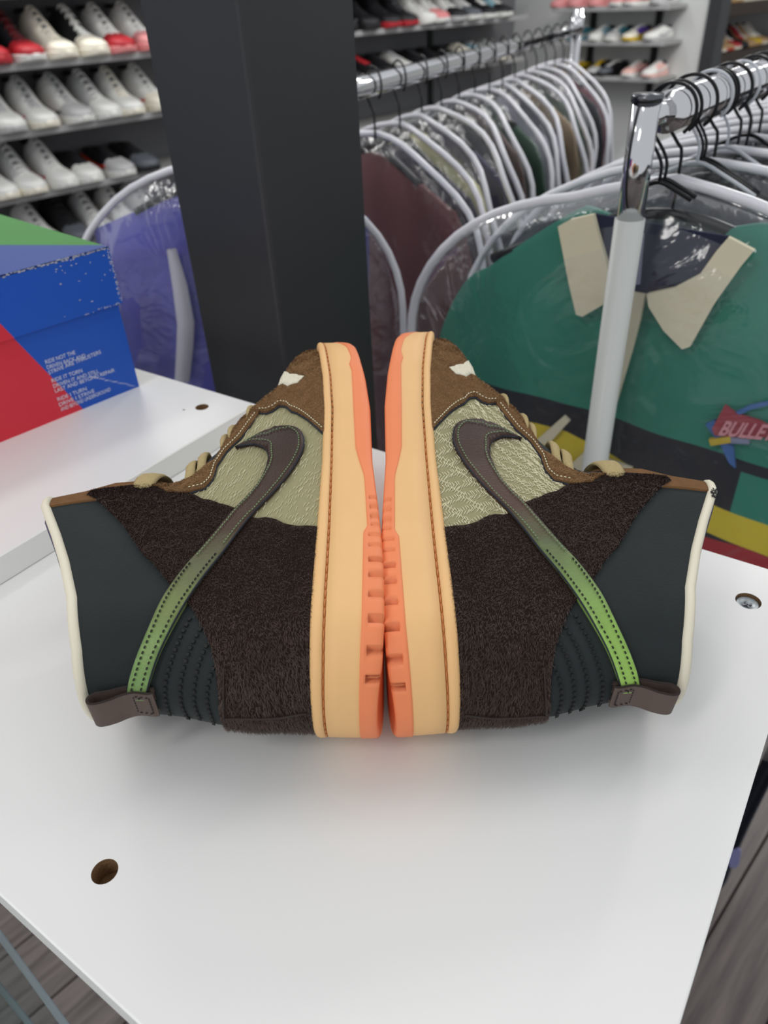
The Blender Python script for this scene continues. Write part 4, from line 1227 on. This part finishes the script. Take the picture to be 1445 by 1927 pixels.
for i, (c, cn) in enumerate(GC):
    s_ = .02 + i * .1 if i < 3 else .22 + (i - 2) * .098
    az_ = 148 + min(1, i / 4) * 12 + (i % 3) * 2
    dv = azv(az_); nv_ = azv(az_ - 90)
    bagged('bagged_jacket', RL + RDm * s_, dv, nv_, c, .95 if i % 2 else .85, 20 + i, '%s garment in clear piped cover, %s from the pillar on the middle rack' % (cn, ordn[i]), 'bagged clothes on the middle rack')
# purple jacket left of the pillar
def purple():
    m = mat('purple_velvet', '5454ac', .75, var=.5, vscale=9, bump=(12, .5), bdist=.02, sheen=.5)
    dv = azv(92); nv_ = azv(2)
    P = RL + RDm * -.27
    r = bagged('bagged_jacket', P, dv, -nv_, '40407e', .95, 3, 'purple velvety jacket with white trim in a clear cover, left of the pillar', 'bagged clothes on the middle rack', cloth=m, hw=.190, hwb=.235, drop=.07, uoff=-.085)
    G = lambda u, n, z: dv * u - nv_ * n + np.array([0, 0, z])
    q = [at_plane(*p, P - nv_ * .034, nv_) - P for p in [(322, 470), (338, 540), (349, 610), (347, 660), (342, 720)]]
    wd = [.006, .010, .012, .012, .011]
    V = []; 
    for p, w_ in zip(q, wd): u, z = p @ dv, p[2]; V += [G(u - w_, .034, z), G(u + w_, .034, z), G(u + w_, .028, z), G(u - w_, .028, z)]
    F = []
    for i in range(4):
        for k in range(4): F.append((i * 4 + k, i * 4 + (k + 1) % 4, i * 4 + 4 + (k + 1) % 4, i * 4 + 4 + k))
    build('white_trim', V, F, mat('white_trim', 'c9c9d6', .7), r)
purple()
# garments on the right rack, behind the shirt
RC = [('1d2030', 'dark navy'), ('24242e', 'charcoal'), ('191b26', 'ink blue'), ('232536', 'slate blue'), ('6e5550', 'dull rose'), ('1a1a20', 'black'), ('2a2c38', 'grey blue'), ('141518', 'jet black'), ('3a3c48', 'smoke grey')]
for i, (c, cn) in enumerate(RC):
    az_ = 121 + (i % 3) * 3; s_ = .185 + i * .085
    bagged('bagged_jacket', RP + RDr * s_, azv(az_), azv(az_ - 90), c, .9, 60 + i, '%s garment in a clear piped cover, %s behind the green shirt' % (cn, ordn[i]), 'bagged clothes on the right rack')
for i, s_ in enumerate((.022, .036, .128, .139, .150, .226, .312)):
    r = empty('wire_hanger', tuple(RP + RDr * s_)); tag(r, 'empty wire hanger on the right rack rail, %s from the chrome post' % ordn[i], 'hanger', 'wire hangers on the right rack')
    m = MT['clearplast'] if i in (2, 5) else MT['wire']
    ws = .4 if i < 2 else .8
    dv = azv(122 + i * 3); hook(r, np.zeros(3), dv, m, .06, .0016, .0225)
    MB().tube(bez([dv * a + np.array([0, 0, z]) for a, z in [(-.08 * ws, -.06 - .035 * ws), (-.04 * ws, -.06 - .015 * ws), (0, -.06), (.04 * ws, -.06 - .015 * ws), (.08 * ws, -.06 - .035 * ws)]], 4), .0022, 6).build('hanger_arm', m, r, True)

# the green rugby shirt in its cover
def shirt():
    dv, nv_ = azv(125), azv(35); S0 = RP + RDr * .075
    r = empty('rugby_shirt', tuple(S0)); tag(r, 'green rugby shirt with cream collar in a clear cover, behind the grey post', 'shirt', )
    G = lambda u, n, z: dv * u - nv_ * n + np.array([0, 0, z])
    def uz(px, py, n=.03): p = at_plane(px, py, S0 - nv_ * n, nv_) - S0; return float(p @ dv), float(p[2])
    grn = mat('green_jersey', '26806a', .85, var=.16, vscale=12, bump=(500, .35), sheen=.1)
    nvy = mat('black_jersey', '1a1c24', .9, var=.25, vscale=14, bump=(500, .35))
    yel = mat('yellow_jersey', 'd8c22e', .85, var=.12, vscale=14, bump=(500, .35))
    crm = mat('cream_jersey', 'e2dabd', .85, var=.06, vscale=20, bump=(500, .3))
    redm = mat('red_jersey', 'a51d28', .85)
    green_b = [uz(*p) for p in [(840, 705), (900, 722), (1090, 772), (1370, 862), (1445, 890)]]
    yt = [uz(*p) for p in [(840, 800), (960, 790), (1060, 815), (1180, 880), (1290, 935), (1445, 1000)]]
    yb = [uz(*p) for p in [(840, 860), (960, 850), (1060, 880), (1180, 935), (1290, 990), (1445, 1060)]]
    f = lambda c, u: float(np.interp(u, [p[0] for p in c], [p[1] for p in c]))
    red_z = uz(1440, 1050)[1]; g2 = uz(1390, 950)
    hw = .275
    def oz(u):
        a = abs(u)
        if a < .055: return -.118
        if a < .09: return -.100 - .25 * (.09 - a)
        return -.100 - .085 * ((a - .09) / .12) ** 1.15 if a < .21 else -.185 - .10 * ((a - .21) / (hw - .21)) ** 1.8
    L = .72; rr = random.Random(2); nu = 72; ph = [rr.uniform(0, 6) for _ in range(4)]
    segs = [(lambda u: oz(u), lambda u: f(green_b, u), 16, 0), (lambda u: f(green_b, u), lambda u: f(yt, u), 5, 1), (lambda u: f(yt, u), lambda u: f(yb, u), 4, 2),
            (lambda u: f(yb, u), lambda u: red_z, 6, 1), (lambda u: red_z, lambda u: red_z - .05, 3, 4), (lambda u: red_z - .05, lambda u: -L, 14, 1)]
    V, F, mi = [], [], []
    zs_all = []
    for i in range(nu + 1):
        u = (-1 + 2 * i / nu) * hw; zc = []; cur = oz(u)
        for (a_, b_, n_, c_) in segs:
            z0, z1 = cur, min(cur - .0005, b_(u)); cur = z1
            zc += [z0 + (z1 - z0) * k / n_ for k in range(n_)]
        zs_all.append(zc + [-L])
    nr = len(zs_all[0]); rowc = [c_ for (_, _, n_, c_) in segs for k in range(n_)]
    for side in (1, -1):
        for j in range(nr):
            for i in range(nu + 1):
                a_ = -1 + 2 * i / nu; z = zs_all[i][j]; v = (oz(a_ * hw) - z) / L
                e_ = math.sqrt(max(0, 1 - a_ ** 4)) * min(1, .25 + v * 5)
                V.append((a_ * hw, side * .024 * e_ + .004 * (math.sin(a_ * 8 + ph[1] + v * 1.5) * .6 + math.sin(a_ * 17 + ph[2] - v * 2) * .4) * min(1, v * 4), z))
    m_ = nr * (nu + 1)
    for s_ in (0, 1):
        for j in range(nr - 1):
            for i in range(nu):
                q = s_ * m_ + j * (nu + 1) + i; q4 = (q, q + 1, q + nu + 2, q + nu + 1); F.append(q4 if s_ == 0 else tuple(reversed(q4)))
                uu = (V[q][0] + V[q + 1][0]) / 2; zz = (V[q][2] + V[q + nu + 1][2]) / 2; c = rowc[j]
                if c == 1 and uu > g2[0] - .010 and uz(1400, 1010)[1] < zz < uz(1400, 900)[1]: c = 0
                mi.append(c)
    for i in range(nu): F.append((i + 1, i, m_ + i, m_ + i + 1)); mi.append(0)
    for j in range(nr - 1):
        for i in (0, nu):
            q, q2 = j * (nu + 1) + i, (j + 1) * (nu + 1) + i; F.append((q, q2, m_ + q2, m_ + q)); mi.append(rowc[j])
    build('shirt_body', [G(*v) for v in V], F, None, r, True, mi, [grn, nvy, yel, crm, redm])
    def slab(name, pts, m, par, n0=.031, th=.004, curl=0.):
        k = len(pts); P = [uz(*p, n=n0) for p in pts]
        V = [G(u, n0 + th, z) for u, z in P] + [G(u, n0 - .003, z) for u, z in P]
        return build(name, V, [tuple(range(k)), tuple(range(2 * k - 1, k - 1, -1))] + [(i, (i + 1) % k, k + (i + 1) % k, k + i) for i in range(k)], m, par, False)
    cl = slab('collar_flap', [(1052, 425), (1075, 412), (1118, 402), (1128, 440), (1143, 490), (1150, 530), (1136, 572), (1098, 594), (1086, 590), (1072, 530)], crm, r, .036)
    cr_ = slab('collar_flap', [(1420, 470), (1372, 445), (1350, 470), (1318, 515), (1270, 540), (1218, 552), (1222, 575), (1250, 620), (1285, 655), (1300, 650), (1345, 570), (1395, 500)], crm, r, .036)
    slab('placket', [(1176, 545), (1216, 552), (1206, 600), (1190, 660), (1160, 760), (1120, 760), (1140, 660)], crm, r, .030)
    slab('neck_interior', [(1118, 402), (1372, 445), (1350, 470), (1318, 515), (1270, 540), (1218, 556), (1176, 548), (1150, 530), (1143, 490)], mat('navy_neck_lining', '232740', .9), r, .029, .001)
    slab('size_label', [(1184, 440), (1212, 440), (1204, 535), (1174, 535)], mat('pale_woven_label', '8f93a8', .8), r, .032, .001)
    slab('yellow_letter_shape', [(1010, 828), (1062, 782), (1072, 792), (1030, 838)], crm, r, .030, .002)
    slab('yellow_letter_shape', [(1040, 905), (1100, 850), (1190, 880), (1130, 915)], crm, r, .029, .002)
    # embroidered emblem
    em = slab('emblem_blue_star', [(1328, 798), (1345, 790), (1360, 825), (1380, 840), (1384, 880), (1372, 870), (1357, 838)], mat('embroidery_blue', '3e6aa8', .7), r, .030, .002)
    slab('emblem_ring', [(1385, 775), (1410, 763), (1445, 756), (1445, 762), (1412, 770), (1390, 781)], mat('embroidery_blue_ring', '3e6aa8', .7), em, .030, .002)
    slab('emblem_red_field', [(1364, 762), (1385, 778), (1430, 792), (1445, 800), (1445, 822), (1400, 822), (1345, 818), (1340, 806)], mat('embroidery_red', '9d3a44', .7), em, .032, .002)
    slab('emblem_yellow_bar', [(1334, 826), (1350, 824), (1375, 820), (1376, 832), (1350, 836), (1338, 838)], mat('embroidery_yellow', 'c8ab2c', .7), em, .033, .002)
    slab('emblem_grey_bar', [(1376, 822), (1410, 826), (1410, 835), (1376, 833)], mat('embroidery_grey', '7d84a0', .7), em, .033, .002)
    cu = bpy.data.curves.new('lettering', 'FONT'); cu.body = 'BULLET BOYS'; cu.size = 1; cu.extrude = .01; cu.offset = .03
    ob = bpy.data.objects.new('lettering', cu); COL.objects.link(ob)
    dg = bpy.context.evaluated_depsgraph_get(); me = bpy.data.meshes.new_from_object(ob.evaluated_get(dg)); bpy.data.objects.remove(ob)
    a, b = uz(1352, 814), uz(1432, 822)
    X = np.array([b[0] - a[0], b[1] - a[1]]); X /= np.linalg.norm(X); hgt = .026; wdt = .016
    for v in me.vertices:
        u, y = v.co.x * wdt, v.co.y * hgt
        q = np.array(a) + X * (u + y * .25) + np.array([0, 1]) * y * .95
        v.co = Vector(tuple(G(q[0], .0355 + v.co.z * .02, q[1])))
    me.materials.clear(); me.materials.append(mat('embroidery_pale_red', 'd8949a', .7)); link(bpy.data.objects.new('lettering', me), em)
    # cover, outlined as in the photo: rounded shoulders, straight sides
    hb = .315
    def bz(u):
        a = abs(u) / hb; return -.072 - .020 * min(1, a * 3) - .20 * (1 - math.sqrt(max(0, 1 - a ** 2.6)))
    V, F = cloth_sheet(bz, hb, .052, L + .08, 40, 26, .003, rr, True)
    build('plastic_cover', [G(*v) for v in V], F, MT['film_front'], r)
    pts = [(hb * math.sin(a * PI / 2), bz(hb * math.sin(a * PI / 2))) for a in [-1 + k / 14 for k in range(29)]]
    pts = [(-hb, -.80), (-hb, -.5)] + pts + [(hb, -.5), (hb, -.80)]
    MB().tube([G(u * 1.012, .0, z + .005) for u, z in pts], .0058, 10).build('white_piping', MT['bagpipe'], r, True)
    hook(r, np.zeros(3), dv, MT['wire'], .10)
    MB().tube(bez([G(-.2, 0, -.17), G(-.1, 0, -.125), G(0, 0, -.10), G(.1, 0, -.125), G(.2, 0, -.17)], 5), .006, 8).build('hanger_arm', MT['wire'], r, True)
shirt()
# dark trousers with a small label, seen past the board's right edge
def trousers():
    n_ = azv(35); dv = azv(125); P0 = RP + RDr * .308
    a = at_plane(1345, 1648, P0, n_); b = at_plane(1412, 1560, P0, n_)
    u0, u1 = (a - P0) @ dv, (b - P0) @ dv
    r = empty('hanging_trousers', tuple(P0)); tag(r, 'navy trousers with a small lilac label, hanging past the right edge of the board', 'trousers')
    G = lambda u, n, z: dv * u - n_ * n + np.array([0, 0, z])
    V, F = cloth_sheet(lambda u: -.05, abs(u1 - u0) * .62, .02, -(a[2] - P0[2]), 12, 20, .006, random.Random(9))
    uc = (u0 + u1) / 2
    build('trouser_leg', [G(v[0] + uc, v[1], v[2]) for v in V], F, mat('navy_twill', '1b2130', .9, var=.2, vscale=20), r)
    p = [at_plane(*q, P0 - n_ * .028, n_) - P0 for q in [(1372, 1632), (1370, 1602), (1388, 1597), (1394, 1603), (1390, 1628), (1384, 1634)]]
    V = [q for q in p] + [q + n_ * .004 for q in p]; k = len(p)
    build('label', V, [tuple(range(k))] + [(i, (i + 1) % k, k + (i + 1) % k, k + i) for i in range(k)], mat('lilac_label', '8e8fc0', .7), r, False)
    hook(r, G(uc, 0, 0) * 0, dv, MT['wire'], .09)
    MB().tube([G(0, 0, -.09), G(uc, 0, -.06)], .004, 6).build('hanger_arm', MT['wire'], r, True)
trousers()
# glass shelves of the display case below the board
def case():
    r = empty('glass_shelf', (0, 0, 0)); tag(r, 'stack of clear glass shelf panes with green edges below the board, bottom left', 'glass shelf')
    for k, (a, b, z) in enumerate([((0, 1752), (128, 1927), 1.05), ((0, 1850), (62, 1927), .95)]):
        pa, pb = at_z(*a, z), at_z(*b, z); X = pb - pa; X[2] = 0; X /= np.linalg.norm(X); Y = np.array([-X[1], X[0], 0])
        if Y[0] > 0: Y = -Y
        o = pa - X * .5
        MB().frame(o, X, Y, (0, 0, 1), 1.2, .5, .008).build('glass_pane', MT['glass'], r)
        MB().frame(o - Y * .0006, X, Y, (0, 0, 1), 1.2, .0006, .008).build('pane_edge', MT['glass_edge'], r)
        MB().frame(o - Y * .0 - np.array([0, 0, .012]), X, Y, (0, 0, 1), 1.2, .004, .010).build('edge_rail', MT['rim_white'], r)
case()
